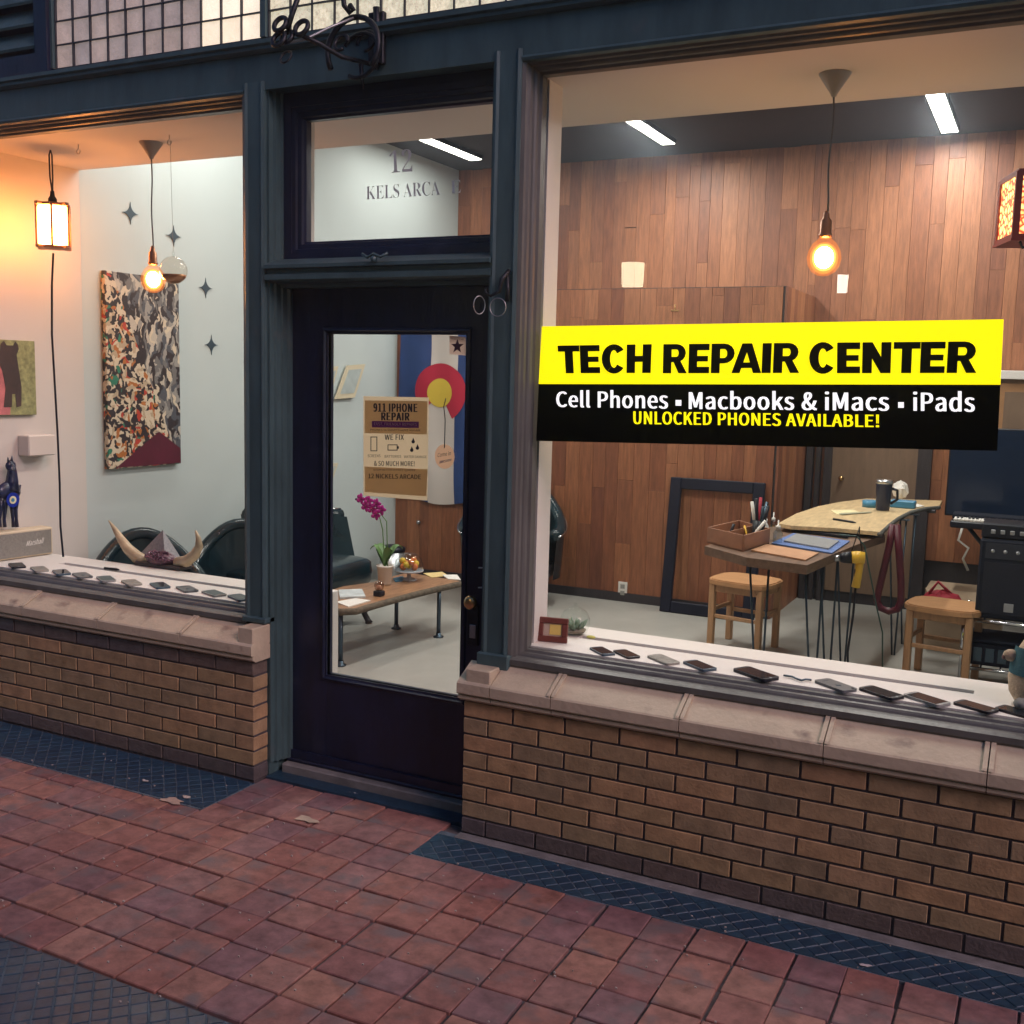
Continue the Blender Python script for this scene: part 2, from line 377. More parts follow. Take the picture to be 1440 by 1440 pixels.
# ================================================================== ground
def ground():
    MB().box(-9, 9, -9, -.04, -.25, -.012).build('pavement_bed', GROUT, kind='structure')
    p = structure('pavement')
    MBt = MB().cbox(-.0755, .0755, -.0765, .0765, -.03, 0, .0028)
    me = MBt.mesh('tile', TILE); mh = MB().cbox(-.0755, .0755, -.038, .037, -.03, 0, .004).mesh('tile', TILE)
    X0 = .09; PX = .1585
    rows = [-.435 - .161 * k for k in range(7)]
    cands = []
    for r in range(-2, 7):
        y1 = -.435 - .161 * r
        for k in range(-17, 15):
            x = X0 + PX * k + PX / 2; y = y1 - .0805
            if r < 0 and not (-1.0 < x < -.10): continue
            cands.append((x, y))
    def seen(x, y):
        d = Vector((x, y, 0)) - CAM; z = d.dot(FW); return abs(d.dot(RT) / z * FOC) < 780 and abs(d.dot(UP) / z * FOC) < 780
    a = [c for c in cands if seen(*c)]; b = [c for c in cands if not seen(*c)]
    rest = MB()
    for i, (x, y) in enumerate(a + b):
        dz = random.uniform(-.0028, .0012); rx = random.uniform(-.010, .010); ry = random.uniform(-.010, .010)
        loc = (x + random.uniform(-.0035, .0035), y + random.uniform(-.003, .003), dz)
        if x < -1.0 and y > -.56:
            if i < 295: inst('tile', mh, p, (loc[0], -.5565, loc[2]), (rx, ry, 0))
            continue
        if i < 295: inst('tile', me, p, loc, (rx, ry, random.uniform(-.022, .022)))
        else: rest.cbox(x - .0755, x + .0755, y - .0765, y + .0765, -.03, 0, .004)
    # the same tiling goes on across the arcade beyond the near border band
    for r in range(0, 12):
        for k in range(-25, 25):
            x = X0 + PX * k; y = -2.3 - .161 * r
            rest.box(x, x + .151, y - .153, y, -.03, 0)
    if rest.v: rest.build('tile_field', TILE, p, kind='stuff')
    # border bands of small tiles laid diagonally
    s = .0508; h = s - .0042
    bm = MB().cbox(-h / 2, h / 2, -h / 2, h / 2, -.02, 0, .002).mesh('tile', NTILE)
    def clip(poly, xr, yr):
        for ax, lim, sg in ((0, xr[0], 1), (0, xr[1], -1), (1, yr[0], 1), (1, yr[1], -1)):
            out = []
            for i, p in enumerate(poly):
                q = poly[(i + 1) % len(poly)]; a, b = sg * (p[ax] - lim), sg * (q[ax] - lim)
                if a >= 0: out.append(p)
                if a * b < 0: t = a / (a - b); out.append((p[0] + (q[0] - p[0]) * t, p[1] + (q[1] - p[1]) * t))
            poly = out
            if len(poly) < 3: return []
        return poly

    def band(name, test, xr, yr, label):
        bd = structure(name); c = s / math.sqrt(2); d = h / math.sqrt(2)
        n = 0; rest = MB(); cut = MB(); cand = []
        for i in range(-80, 90):
            for j in range(-90, 90):
                x = (i + j) * c + .013; y = (i - j) * c + .008
                if not (xr[0] - d < x < xr[1] + d and yr[0] - d < y < yr[1] + d): continue
                if xr[0] + d <= x <= xr[1] - d and yr[0] + d <= y <= yr[1] - d: cand.append((x, y))
                else:
                    pl = clip([(x + d, y), (x, y + d), (x - d, y), (x, y - d)], xr, yr)
                    if len(pl) > 2 and max(p[0] for p in pl) - min(p[0] for p in pl) > .008: cut.prism([(p[0], p[1], -.02) for p in pl], (0, 0, .0195))
        cand.sort(key=lambda q: 0 if seen(*q) else 1)
        for x, y in cand:
            if n < 298: inst('tile', bm, bd, (x, y, random.uniform(-.0008, .0006)), (random.uniform(-.006, .006), random.uniform(-.006, .006), R_(45) + random.uniform(-.01, .01)))
            else: rest.box(-h / 2, h / 2, -h / 2, h / 2, -.02, 0, Matrix.Translation((x, y, 0)) @ Matrix.Rotation(R_(45), 4, 'Z'))
            n += 1
        cut.build('cut_tiles', NTILE, bd, kind='stuff')
        if rest.v: rest.build('tile_field', NTILE, bd, kind='stuff')
        return bd
    b = band('right_border', lambda x, y: True, (-.07, 2.6), (-.432, -.235), '')
    MB().box(-.075, 3.2, -.438, -.2, -.03, -.0032).build('grout_bed', NGROUT, b)
    MB().cbox(-.0, 3.2, -.232, -.182, -.03, .002, .003).build('kerb_strip', STONE, b)
    b = band('left_border', lambda x, y: True, (-3.1, -1.025), (-.505, -.19), '')
    MB().box(-3.6, -1.02, -.515, -.185, -.03, -.0032).build('grout_bed', NGROUT, b)
    b = band('near_border', lambda x, y: True, (-1.5, .5), (-2.1, -1.575), '')
    MB().box(-4.5, 4.5, -2.2, -1.572, -.03, -.0032).build('grout_bed', NGROUT, b)
    # doorway strip and stone step
    MB().box(-1.02, .0, -.115, .0, -.03, .006).build('doorway_strip', NTILE, b)
    d = structure('door_step')
    MB().cbox(-1.0, .12, -.035, .12, -.03, .045, .006).build('step_stone', STONE, d)
    MB().cbox(-1.0, .12, .0, .08, .046, .062, .004).build('threshold_plate', PAINTD, d)


ground()


# ================================================================== brick stall risers
def riser(name, label, x0, x1, endright):
    t = thing(name, label, 'brick wall', ((x0 + x1) / 2, -.09, 0))
    g = .009; C = .067; P = .2148
    full = MB().cbox(-.5, .5, -.05, .05, -.5, .5, .003)
    me = MB().cbox(0, 1, 0, 1, 0, 1, .0).mesh('brick', BRICK)
    # chamfers are applied after scaling, so two brick sizes share two meshes
    L = P - g; H = C - g
    def bm(l, mt, dep=.1): return MB().cbox(0, l, 0, dep, 0, H, .002).mesh('brick', mt)
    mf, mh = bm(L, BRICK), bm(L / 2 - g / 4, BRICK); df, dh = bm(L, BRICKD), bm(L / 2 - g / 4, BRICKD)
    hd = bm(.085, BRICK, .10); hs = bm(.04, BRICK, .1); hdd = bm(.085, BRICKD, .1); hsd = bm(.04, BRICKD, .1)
    n = 0
    for r in range(8):
        z = C * r + g / 2
        F, Hh = (df, dh) if r == 0 or (r == 7 and endright) else (mf, mh)  # darker brick on the bottom course and the left wall's top course
        if not endright:
            x = x0 + g / 2
            if r % 2 == 0: inst('brick', Hh, t, (x, -.18 + random.uniform(-.0012, .0012), z)); x += P / 2
            while x < x1:
                inst('brick', F, t, (x, -.18 + random.uniform(-.0015, .0015), z), (0, random.uniform(-.002, .002), random.uniform(-.003, .003))); x += P
        else:
            x = x1 - P + g / 2
            if r % 2 == 0: inst('brick', Hh, t, (x1 - P / 2 + g / 2, -.18, z)); x -= P / 2
            while x > x0:
                inst('brick', F, t, (x, -.18 + random.uniform(-.0015, .0015), z), (0, random.uniform(-.002, .002), random.uniform(-.003, .003))); x -= P
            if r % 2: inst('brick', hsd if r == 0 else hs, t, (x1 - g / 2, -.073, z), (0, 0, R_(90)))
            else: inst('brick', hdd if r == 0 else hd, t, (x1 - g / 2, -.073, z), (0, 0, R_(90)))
    e = .006
    MB().box(x0 + e, x1 - e - (0 if endright else 0), -.18 + e, -.02, -.05, 8 * C - .001).build('mortar', MORTAR, t)
    # terracotta sill blocks
    zt, zb, yf, yb = .613, .52 + .018, -.212, -.095
    zback = .672
    prof = [(yb, zb - .002), (yf + .028, zb - .002), (yf + .022, zb + .004), (yf + .010, zb + .010), (yf + .010, zb + .022), (yf + .018, zb + .026), (yf + .002, zb + .030), (yf, zb + .034), (yf, zt - .004), (yf + .006, zt + .002), (yb, zback)]
    xa, xb = (x0 - .014, x1) if not endright else (x0, x1 + .014)
    joints = [xa] + ([.13] + [.383 + .4905 * k for k in range(7)] if not endright else [-1.424 - .507 * k for k in range(4)][::-1]) + [xb]
    for a, c in zip(joints[:-1], joints[1:]):
        a2, c2 = a + .0015, c - .0015
        if c2 - a2 < .02 or a2 > xb or c > xb + .01: continue
        k = MB(); k.sweepx(prof, a2, c2); o = k.build('sill_block', TERRA, t)
        q = MB()   # raised lap ridge on the joint
        for xe in ((a, a + .018), (c - .018, c)):
            if (endright and False) or abs(xe[0] - xa) < .03 or abs(xe[1] - xb) < .03 or (not endright and .08 < xe[0] < .16): continue
            q.sweepx([(yb, zback), (yb, zback + .009), (yf + .008, zt + .011), (yf + .0, zt + .004)], xe[0] + .002, xe[1] - .002)
        if q.v: q.build('lap_ridge', TERRA, o)
    if not endright:
        MB().cbox(.02, .125, -.2, -.1, .60, .668, .004).build('end_block', TERRA, t)
    else:
        MB().cbox(x1 - .07, x1 + .012, -.2, -.03, .60, .686, .004).build('end_block', TERRA, t)
        MB().box(x1 - .05, x1 + .013, -.1, -.03, .537, .6).build('return_block', TERRA, t)
    return t


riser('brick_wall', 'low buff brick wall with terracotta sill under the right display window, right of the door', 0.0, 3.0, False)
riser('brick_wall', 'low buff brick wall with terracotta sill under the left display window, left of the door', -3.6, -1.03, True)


# ================================================================== timber shopfront
def shopfront():
    t = thing('shopfront_frame', 'dark teal painted timber shopfront framework round the door and both display windows', 'shopfront', (-.5, -.05, 0))
    # posts: fluted, with returns back to the door and window planes
    def post(x0, x1, name='post'):
        m = MB()
        m.sweepz([(x0, -.103), (x0 + .012, -.110), (x0 + .022, -.103), (x1 - .022, -.103), (x1 - .012, -.110), (x1, -.103), (x1, .06), (x0, .06)], .69, 2.948)
        o = m.build(name, PAINT, t)
        MB().cbox(x0 - .012, x1 + .012, -.122, -.0, .655 if x0 > -.5 else .69, .715, .004).build('plinth', PAINT, o)
        return o
    post(-1.135, -1.027)
    post(.035, .146)
    MB().box(-1.06, -1.024, -.088, .08, .0, .69).build('post_foot', PAINT, t)
    MB().box(.03, .1, -.02, .08, .0, .69).build('post_foot', PAINT, t)
    # stepped jambs of the doorway
    j = MB()
    for s, x in ((1, -1.027), (-1, .035)):
        pr = [(x, -.088), (x + s * .012, -.088), (x + s * .012, -.062), (x + s * .024, -.058), (x + s * .024, -.03), (x + s * .034, -.026), (x + s * .034, .0), (x + s * .048, .004), (x + s * .048, .08), (x, .08)]
        MB().sweepz(pr, .06, 2.93).build('door_jamb', PAINT, t)
    # beam, cornice
    MB().box(-4.6, 4.6, -.1, .05, 2.915, 3.056).build('beam', PAINT, t)
    MB().sweepx([(-.02, 3.056), (-.112, 3.056), (-.128, 3.066), (-.128, 3.078), (-.14, 3.084), (-.14, 3.10), (-.11, 3.108), (-.06, 3.112), (-.06, 3.128), (-.02, 3.13)], -4.6, 4.6).build('cornice', PAINT, t)
    MB().sweepx([(-.09, 2.90), (-.104, 2.905), (-.108, 2.915), (-.104, 2.923), (-.09, 2.928)], -4.6, -1.136).build('bead', PAINT, t)
    MB().sweepx([(-.09, 2.90), (-.104, 2.905), (-.108, 2.915), (-.104, 2.923), (-.09, 2.928)], .147, 4.6).build('bead', PAINT, t)
    # transom bar over the door
    MB().sweepx([(.06, 2.125), (-.03, 2.125), (-.034, 2.142), (-.1, 2.145), (-.115, 2.152), (-.115, 2.172), (-.098, 2.178), (-.098, 2.194), (-.12, 2.198), (-.12, 2.212), (-.06, 2.236), (.0, 2.25), (.06, 2.25)], -1.02, .04).build('transom_bar', PAINT, t)
    # window sill rails
    for x0, x1 in ((-4.6, -1.135), (.146, 4.6)):
        MB().sweepx([(.05, .672), (-.098, .672), (-.104, .680), (-.104, .70), (-.092, .704), (-.085, .706), (.05, .706)], x0, x1).build('sill_rail', FRAMEP, t)
    # upper wall above the leaded lights
    MB().box(-4.6, 4.6, -.08, .02, 3.95, 5.2).build('upper_fascia', PAINT, t)
    MB().sweepx([(-.08, 3.95), (-.11, 3.94), (-.12, 3.96), (-.1, 3.99), (-.08, 4.0)], -4.6, 4.6).build('upper_cornice', PAINT, t)
    # bracket ornament on the transom bar
    g = MB(); c = at(527, 360, y=-.12)
    g.tube([c + Vector((-.06, 0, .01)), c + Vector((-.03, -.006, -.005)), c + Vector((0, -.01, .008)), c + Vector((.03, -.006, -.005)), c + Vector((.06, 0, .01))], .006, 6)
    g.ball(c + Vector((0, -.008, -.012)), .014, 8); g.build('carved_boss', PAINT, t)


shopfront()
WP = [(0, .02), (0, -.02), (.009, -.026), (.013, -.036), (.009, -.044), (.015, -.05), (.022, -.054), (.027, -.064), (.022, -.072), (.03, -.078), (.036, -.088), (.031, -.094), (.044, -.1)]


def window(x0, x1, label):
    t = thing('display_window', label, 'window', ((x0 + x1) / 2, 0, .7275))
    zt = 2.872
    sp = [(o * .0 + o, y) for o, y in WP]
    m = MB(); m.frame(x0, x1, .7275, zt, sp)
    m.build('frame', FRAMEP, t)
    MB().box(x0 - .01, x1 + .01, 0.0, .008, .72, zt + .01).build('glass', GLASS, t)
    return t


window(.191, 3.3, 'large right display window with the yellow and black sign across its glass')
window(-3.9, -1.18, 'large left display window with amber lamps and bull horns behind its glass')


def transom():
    t = thing('transom_window', 'small glazed fanlight directly above the door with faded grey lettering', 'window', (-.45, .03, 2.25))
    m = MB(); x0, x1, z0, z1 = -.905, .0, 2.318, 2.808
    m.frame(x0, x1, z0, z1, [(0, .05), (0, .018), (.008, .012), (.012, .0), (.03, -.002), (.034, -.012), (.05, -.014), (.05, -.02), (.075, -.022), (.12, -.022), (.12, .05)])
    m.build('frame', PAINTD, t)
    g = MB().box(x0 - .01, x1 + .01, .03, .036, z0 - .01, z1 + .01).build('glass', GLASS, t)
    INKG = mat('faded grey lettering', (.62, .63, .62), .7)
    def q(u, v): return at(u, v, y=.027)
    lettering('number', '12', q(549, 243), q(580, 241), q(547, 212), q(579, 209), INKG, g, -.008, serif=True)
    lettering('lettering', 'KELS ARCA', q(515, 281), q(619, 274), q(515, 262), q(618, 254), INKG, g, -.008, serif=True)
    lettering('lettering', 'E', q(634, 272), q(648, 271), q(634, 254), q(648, 253), mat('fainter lettering', (.75, .75, .74), .7), g, -.008, serif=True)


transom()


# ================================================================== leaded lights above
def leaded():
    lead = mat('lead came', (.03, .035, .045), .6)
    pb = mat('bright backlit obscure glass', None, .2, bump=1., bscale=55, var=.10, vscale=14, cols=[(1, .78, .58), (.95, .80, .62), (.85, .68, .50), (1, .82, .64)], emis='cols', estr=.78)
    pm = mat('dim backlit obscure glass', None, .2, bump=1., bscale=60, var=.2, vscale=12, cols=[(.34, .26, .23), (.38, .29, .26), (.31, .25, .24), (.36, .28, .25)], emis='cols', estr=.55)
    pc = mat('cream seeded glass', None, .15, bump=1., bscale=90, var=.3, vscale=60, cols=[(.72, .64, .46), (.66, .60, .44), (.78, .68, .48), (.62, .57, .44)], emis='cols', estr=.62)
    P = .1095; Z0 = 3.138; H = .1045
    def panel(xs, label, matf):
        t = thing('leaded_window', label, 'window', ((xs[0] + xs[-1]) / 2, -.03, Z0))
        m = MB()
        for a, b in zip(xs[:-1], xs[1:]):
            for r in range(7):
                z = Z0 + H * r
                tilt = random.uniform(-.003, .003)
                MB().add([(a + .003, -.035 + tilt, z + .003), (b - .003, -.035 - tilt, z + .003), (b - .003, -.035 - tilt, z + H - .003), (a + .003, -.035 + tilt, z + H - .003)], [(0, 1, 2, 3)]).build('pane', matf(a, r), t)
        for x in xs: m.box(x - .0027, x + .0027, -.045, -.028, Z0, Z0 + 7 * H)
        for r in range(8): m.box(xs[0], xs[-1], -.0445, -.0285, Z0 + H * r - .0027, Z0 + H * r + .0027)
        m.build('came', lead, t)
        f = MB(); f.box(xs[0] - .018, xs[0] - .004, -.06, .0, Z0, Z0 + 7 * H); f.box(xs[-1] + .004, xs[-1] + .018, -.06, .0, Z0, Z0 + 7 * H); f.build('frame', PAINT, t)
        MB().box(xs[0] - .018, xs[-1] + .018, -.015, .0, Z0, Z0 + 7 * H).build('backing', PAINTD, t)
    x1 = [-1.088 - P * k for k in range(12)][::-1]
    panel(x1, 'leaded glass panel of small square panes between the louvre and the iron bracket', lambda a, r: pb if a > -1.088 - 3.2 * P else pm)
    x2 = [-1.052 + P * k for k in range(12)]
    panel(x2, 'leaded glass panel of cream seeded panes above the door, right of the iron bracket', lambda a, r: pc)
    x3 = [.19 + P * k for k in range(12)]
    # dark louvred board at the far left
    t = thing('louvred_panel', 'dark louvred board set left of the leaded glass at the top corner', 'louvre', (-2.9, -.03, 3.13))
    m = MB(); m.box(-2.39, -2.31, -.08, .0, 3.11, 3.95); m.box(-4.6, -2.39, -.08, .0, 3.11, 3.21); m.build('frame', PAINTD, t)
    for k in range(7):
        z = 3.235 + k * .10
        MB().prism([(-4.6, -.02, z + .075), (-4.6, -.07, z), (-4.6, -.075, z + .012), (-4.6, -.028, z + .09)], (2.21, 0, 0)).build('slat', PAINT, t)
    MB().box(-4.6, -2.39, -.015, .0, 3.21, 3.95).build('backing', PAINTD, t)


leaded()


# ================================================================== door
def door():
    t = thing('shop_door', 'dark painted glazed shop door with brass knob and paper notices on its glass', 'door', (-.46, .04, .06))
    x0, x1, z0, z1 = -.984, .06, .064, 2.13; gx0, gx1, gz0, gz1 = -.795, -.13, .468, 1.938
    for a in ((x0, gx0, z0, z1, 'stile'), (gx1, x1, z0, z1, 'stile'), (gx0, gx1, z0, gz0, 'bottom_rail'), (gx0, gx1, gz1, z1, 'top_rail')):
        MB().box(a[0], a[1], .02 + (.0006 if 'rail' in a[4] else 0), .062, a[2], a[3]).build(a[4], PAINTD, t)
    MB().frame(gx0, gx1, gz0, gz1, [(0, .045), (0, .026), (.008, .02), (.014, .01), (.022, .012), (.026, .0195)]).build('glazing_bead', PAINTD, t)
    # sunk panel moulding on the bottom rail
    MB().box(x0 + .0, x1, .006, .0198, z0, z0 + .035).build('weather_bar', PAINTD, t)
    MB().box(gx0 - .005, gx1 + .005, .036, .042, gz0 - .005, gz1 + .005).build('glass', GLASS, t)
    k = at(666, 846, y=-.0)
    m = MB(); M = Matrix.Translation(k) @ Matrix.Rotation(R_(90), 4, 'X')
    b = MB(); b.lathe([(0.0, .0), (.018, .0), (.024, .004), (.028, .012), (.028, .02), (.02, .027), (.010, .03), (.009, .046)], seg=20); b.v = [M @ (v - Vector((0, 0, .03))) + Vector((0, 0, 0)) for v in b.v]
    # knob faces out to the arcade
    b.v = [Vector((v.x, 2 * k.y - v.y - .012, v.z)) for v in b.v]
    b.build('knob', BRASS, t)
    l = at(665, 885, y=.014)
    e = MB().cbox(l.x - .026, l.x + .026, .010, .0195, l.z - .065, l.z + .10, .003).build('lock_plate', IRON, t)
    MB().cbox(l.x - .012, l.x + .016, .006, .0098, l.z - .035, l.z + .02, .002).build('keyhole_cover', PALEIRON, e)
    h = MB()
    for zz in (1.02, .94):
        h.tube([(-.035, .018, zz), (-.035, -.01, zz + .004), (-.004, -.018, zz + .008)], .003, 6)
    h.build('pull_wire', PALEIRON, t)
    # brown paper notice
    yp = .031
    def q(u, v): return at(u, v, y=yp - .0012)
    P = thing('paper_poster', 'tan paper poster reading 911 IPHONE REPAIR taped on the door glass', 'poster', at(557, 700, y=yp))
    KR = paper('tan kraft paper', (.62, .52, .36)); KRP = paper('paler band on the paper', (.70, .62, .50))
    c = [at(*a, y=yp) for a in ((511, 557), (603, 559), (601, 704), (511, 697))]
    MB().prism(c[::-1], (0, .0006, 0)).build('sheet', KRP, P)
    c = [at(*a, y=yp - .0004) for a in ((513, 563), (601, 564), (600, 611), (513, 609))]; MB().prism(c[::-1], (0, .0002, 0)).build('tan_band', KR, P)
    c = [at(*a, y=yp - .0004) for a in ((513, 656), (601, 660), (599.5, 698), (513, 692))]; MB().prism(c[::-1], (0, .0002, 0)).build('tan_band', KR, P)
    def T(s, l, tp, r, bt, m=INK, bold=.0, dr=0):
        lettering('lettering', s, q(l, bt), q(r, bt + dr), q(l, tp), q(r, tp + dr), m, P, bold)
    T('911 IPHONE', 525, 567, 587, 579, bold=.05, dr=.6); T('REPAIR', 536, 580, 576, 591, bold=.05, dr=.5)
    PUR = mat('purple band', (.12, .02, .10), .7)
    c = [q(523, 592), q(589, 593), q(589, 602), q(523, 601)]; MB().prism(c[::-1], (0, .0003, 0)).build('purple_band', PUR, P)
    yp -= .001
    T('FAST, FRIENDLY REPAIRS', 526, 594.3, 586, 599, KRP, .0, .7)
    T('PHONES IN SMARTPHONE REPAIR', 521, 603, 591, 605.6, INK, 0, .8)
    T('WE FIX', 541, 611, 568, 618.5, bold=.02)
    T('SCREENS', 517, 639, 535, 643); T('BATTERIES', 541, 640, 564, 643.6); T('WATER DAMAGE', 568, 640.4, 600, 644, dr=.3)
    T('& SO MUCH MORE!', 526, 648, 583, 655, bold=.015, dr=.6)
    T('STOP IN FOR A FREE QUOTE', 525, 659.5, 584, 662.5, dr=.5)
    T('12 NICKELS ARCADE', 518, 666, 592, 672.5, bold=.015, dr=1.4)
    i = MB(); Wd = lambda u, v: q(u, v)
    def ring(u0, v0, u1, v1, th):
        for a in ((u0, v0, u1, v0 + th), (u0, v1 - th, u1, v1), (u0, v0, u0 + th, v1), (u1 - th, v0, u1, v1)):
            c = [q(a[0], a[1]), q(a[2], a[1]), q(a[2], a[3]), q(a[0], a[3])]; i.prism(c[::-1], (0, .0002, 0))
    ring(521, 614, 530.5, 634.5, 1.1); i.build('phone_icon', INK, P, kind='stuff'); i = MB(); ring(545, 625, 559, 633.5, 1.1); i.prism([q(559, 627.5), q(559, 631), q(560.8, 631), q(560.8, 627.5)], (0, .0002, 0)); i.build('battery_icon', INK, P, kind='stuff')
    for (u, v) in ((581, 619), (587, 628), (579, 631)):
        pts = [q(u + 2.4 * math.sin(a), v + 2.2 + 2.4 * -math.cos(a)) if abs(a) > .6 else q(u, v - 3.5) for a in [R_(x) for x in range(0, 360, 30)]]
        i = MB(); i.prism(pts, (0, .0002, 0)); i.build('drop_icon', INK, P)
    # round hanging tag
    tg = thing('round_tag', 'round cream tag hanging on a dark cord before the flag in the door glass', 'tag', at(625, 642, y=.025))
    c = at(625, 642, y=.025); MB().prism([c + Vector((.046 * math.cos(a), 0, .050 * math.sin(a))) for a in [R_(20 * k) for k in range(18)]], (0, .002, 0)).build('disc', paper('cream tag', (.7, .55, .44)), tg)
    cc = [at(627, 560, y=.025), at(624, 572, y=.025), at(626, 590, y=.025), at(625, 630, y=.025)]; MB().tube(cc, .0022, 6).build('cord', INK, tg)
    def q2(u, v): return at(u, v, y=.0235)
    lettering('lettering', 'Come in', q2(615, 643), q2(634, 640), q2(616, 637), q2(634, 634), INK, tg)
    lettering('lettering', 'awesome', q2(618, 652), q2(635, 648), q2(618, 648), q2(635, 645), BLUE, tg, .02)
    # star sticker
    st = thing('star_sticker', 'small square star sticker at the top right of the door glass', 'sticker', at(643, 500, y=.03))
    MB().prism([at(*a, y=.031) for a in ((632, 472), (632, 498), (655, 500), (655, 474))], (0, .0008, 0)).build('sheet', paper('sticker paper', (.66, .55, .5)), st)
    c = at(643, 487, y=.0295); pts = []
    for k in range(10):
        r = .030 if k % 2 == 0 else .012; a = R_(90 + 36 * k); pts.append(c + Vector((r * math.cos(a), 0, r * math.sin(a))))
    MB().prism(pts, (0, .001, 0)).build('star', mat('plum star', (.10, .02, .05), .6), st)
    def q3(u, v): return at(u, v, y=.0295)
    lettering('lettering', 'TEXAS STAR', q3(634, 477.5), q3(652, 478.5), q3(634, 475), q3(652, 476), INK, st)


door()


# ================================================================== sign
def sign():
    t = thing('shop_sign', 'yellow and black sign reading TECH REPAIR CENTER across the right window', 'sign', at(1080, 630, y=-.03))
    Y0 = -.030
    def q(u, v, y=Y0): return at(u, v, y=y)
    EY = mat('emissive yellow panel', (.8, .7, .02), .5, emis=(1, .87, 0), estr=.74, spec=0.)  # glow put into the sign colours to keep them bright, no lamp inside
    EK = mat('black sign panel', (.0, .0, .0), 1., spec=0.)
    EW = mat('emissive white letters', (.8, .8, .8), .5, emis=(1, 1, 1), estr=.66, spec=0.)
    c = [q(762, 459), q(1411, 449), q(1406.5, 541), q(757.5, 540)]
    MB().prism(c[::-1], (0, .018, 0)).build('yellow_panel', EY, t)
    c = [q(757.5, 540), q(1406.5, 541), q(1402, 634), q(754, 620)]
    MB().prism(c[::-1], (0, .018, 0)).build('black_panel', EK, t)
    def T(s, bl, br, tl, tr, m, b=0.):
        lettering('lettering', s, *[q(*a, y=Y0 - .0015) for a in (bl, br, tl, tr)], m, t, b)
    # heavy block capitals of the headline, drawn stroke by stroke
    V, Hs = .295, .22
    def bowl(w_, y0):
        o, i = [], []; ro, ri = (1 - y0) / 2, (1 - y0) / 2 - .185; cy_ = (1 + y0) / 2
        o.append((V * .5, 1)); i.append((V * .5, cy_ + ri))
        for k in range(9):
            a = R_(90 - 22.5 * k); o.append((w_ - ro * 1.05 + ro * 1.05 * math.cos(a), cy_ + ro * math.sin(a))); i.append((w_ - ro * 1.05 + (ro * 1.05 - .25) * math.cos(a), cy_ + ri * math.sin(a)))
        o.append((V * .5, y0)); i.append((V * .5, cy_ - ri))
        return [[o[k], o[k + 1], i[k + 1], i[k]] for k in range(len(o) - 1)]
    def rect(a, b, c, d): return [(a, c), (b, c), (b, d), (a, d)]
    def cee(w_):
        q = []; n = 20
        for k in range(n):
            A = []
            for j in (k, k + 1):
                a = R_(38 + (322 - 38) * j / n); A.append(((w_ / 2 + w_ / 2 * math.cos(a), .5 + .52 * math.sin(a)), (w_ / 2 + (w_ / 2 - V) * math.cos(a), .5 + .31 * math.sin(a))))
            q.append([A[0][0], A[1][0], A[1][1], A[0][1]])
        return q
    GL = {'T': (.78, [rect(0, .78, 1 - Hs, 1), rect(.39 - V / 2, .39 + V / 2, 0, 1 - Hs)]),
          'E': (.70, [rect(0, V, 0, 1), rect(V, .70, 1 - Hs, 1), rect(V, .66, .40, .59), rect(V, .71, 0, Hs)]),
          'C': (.86, cee(.86)), 'H': (.84, [rect(0, V, 0, 1), rect(.84 - V, .84, 0, 1), rect(V, .84 - V, .39, .60)]),
          'P': (.78, [rect(0, V, 0, 1)] + bowl(.78, .33)), 'R': (.82, [rect(0, V, 0, 1)] + bowl(.79, .38) + [[(.34, .44), (.60, .44), (.84, 0), (.55, 0)]]),
          'A': (.98, [[(0, 0), (.27, 0), (.49, .70), (.49, 1), (.33, 1)], [(.98, 0), (.65, 1), (.49, 1), (.49, .70), (.71, 0)], rect(.28, .70, .17, .36)]),
          'I': (V, [rect(0, V, 0, 1)]), 'N': (.86, [rect(0, V, 0, 1), rect(.86 - V, .86, 0, 1), [(0, 1), (V * 1.02, 1), (.86, 0), (.86 - V * 1.02, 0)]])}
    for wd, bl, br, tl, tr in (('TECH', (786.5, 525), (915, 524.5), (784, 486), (916.5, 484)), ('REPAIR', (932, 525), (1123, 524.5), (933, 484), (1125, 482)), ('CENTER', (1138, 525), (1372, 524.5), (1138, 482), (1375, 480))):
        gap = [(-.09 if wd[i:i + 2] in ('PA',) else .01 if wd[i] in 'AC' or wd[i:i + 2] in ('TE', 'TC') else .07) for i in range(len(wd))]; W = sum(GL[c][0] + g_ for c, g_ in zip(wd, gap)) - gap[-1]; x = 0
        c4 = [q(*a, y=Y0 - .0012) for a in (bl, br, tl, tr)]
        for ch, g_ in zip(wd, gap):
            g = MB()
            for n_, pl in enumerate(GL[ch][1]):
                g.add([(c4[0] * (1 - u) + c4[1] * u) * (1 - v) + (c4[2] * (1 - u) + c4[3] * u) * v + Vector((0, -.00008 * (n_ % 7), 0)) for u, v in (((x + a) / W, b) for a, b in pl)], [tuple(range(len(pl)))])
            g.build('letter', EK, t); x += GL[ch][0] + g_
    T('Cell Phones', (782, 572.5), (939.5, 575), (782, 549), (939.5, 548), EW, .024)
    T('Macbooks & iMacs', (968.5, 575.5), (1250.5, 578), (968.5, 549.5), (1250.5, 550), EW, .024)
    T('iPads', (1284, 578), (1371, 579.5), (1284, 550), (1371, 550), EW, .024)
    for u, v in ((954, 566.5), (1267, 569.5)):
        k = MB(); k.prism([q(u - 4, v - 4, Y0 - .0015), q(u - 4, v + 4, Y0 - .0015), q(u + 4, v + 4, Y0 - .0015), q(u + 4, v - 4, Y0 - .0015)], (0, .001, 0)); k.build('square_dot', EW, t)
    T('UNLOCKED PHONES AVAILABLE!', (890.5, 596.5), (1236.5, 601), (890.5, 578), (1236.5, 583), EY, .03)


sign()


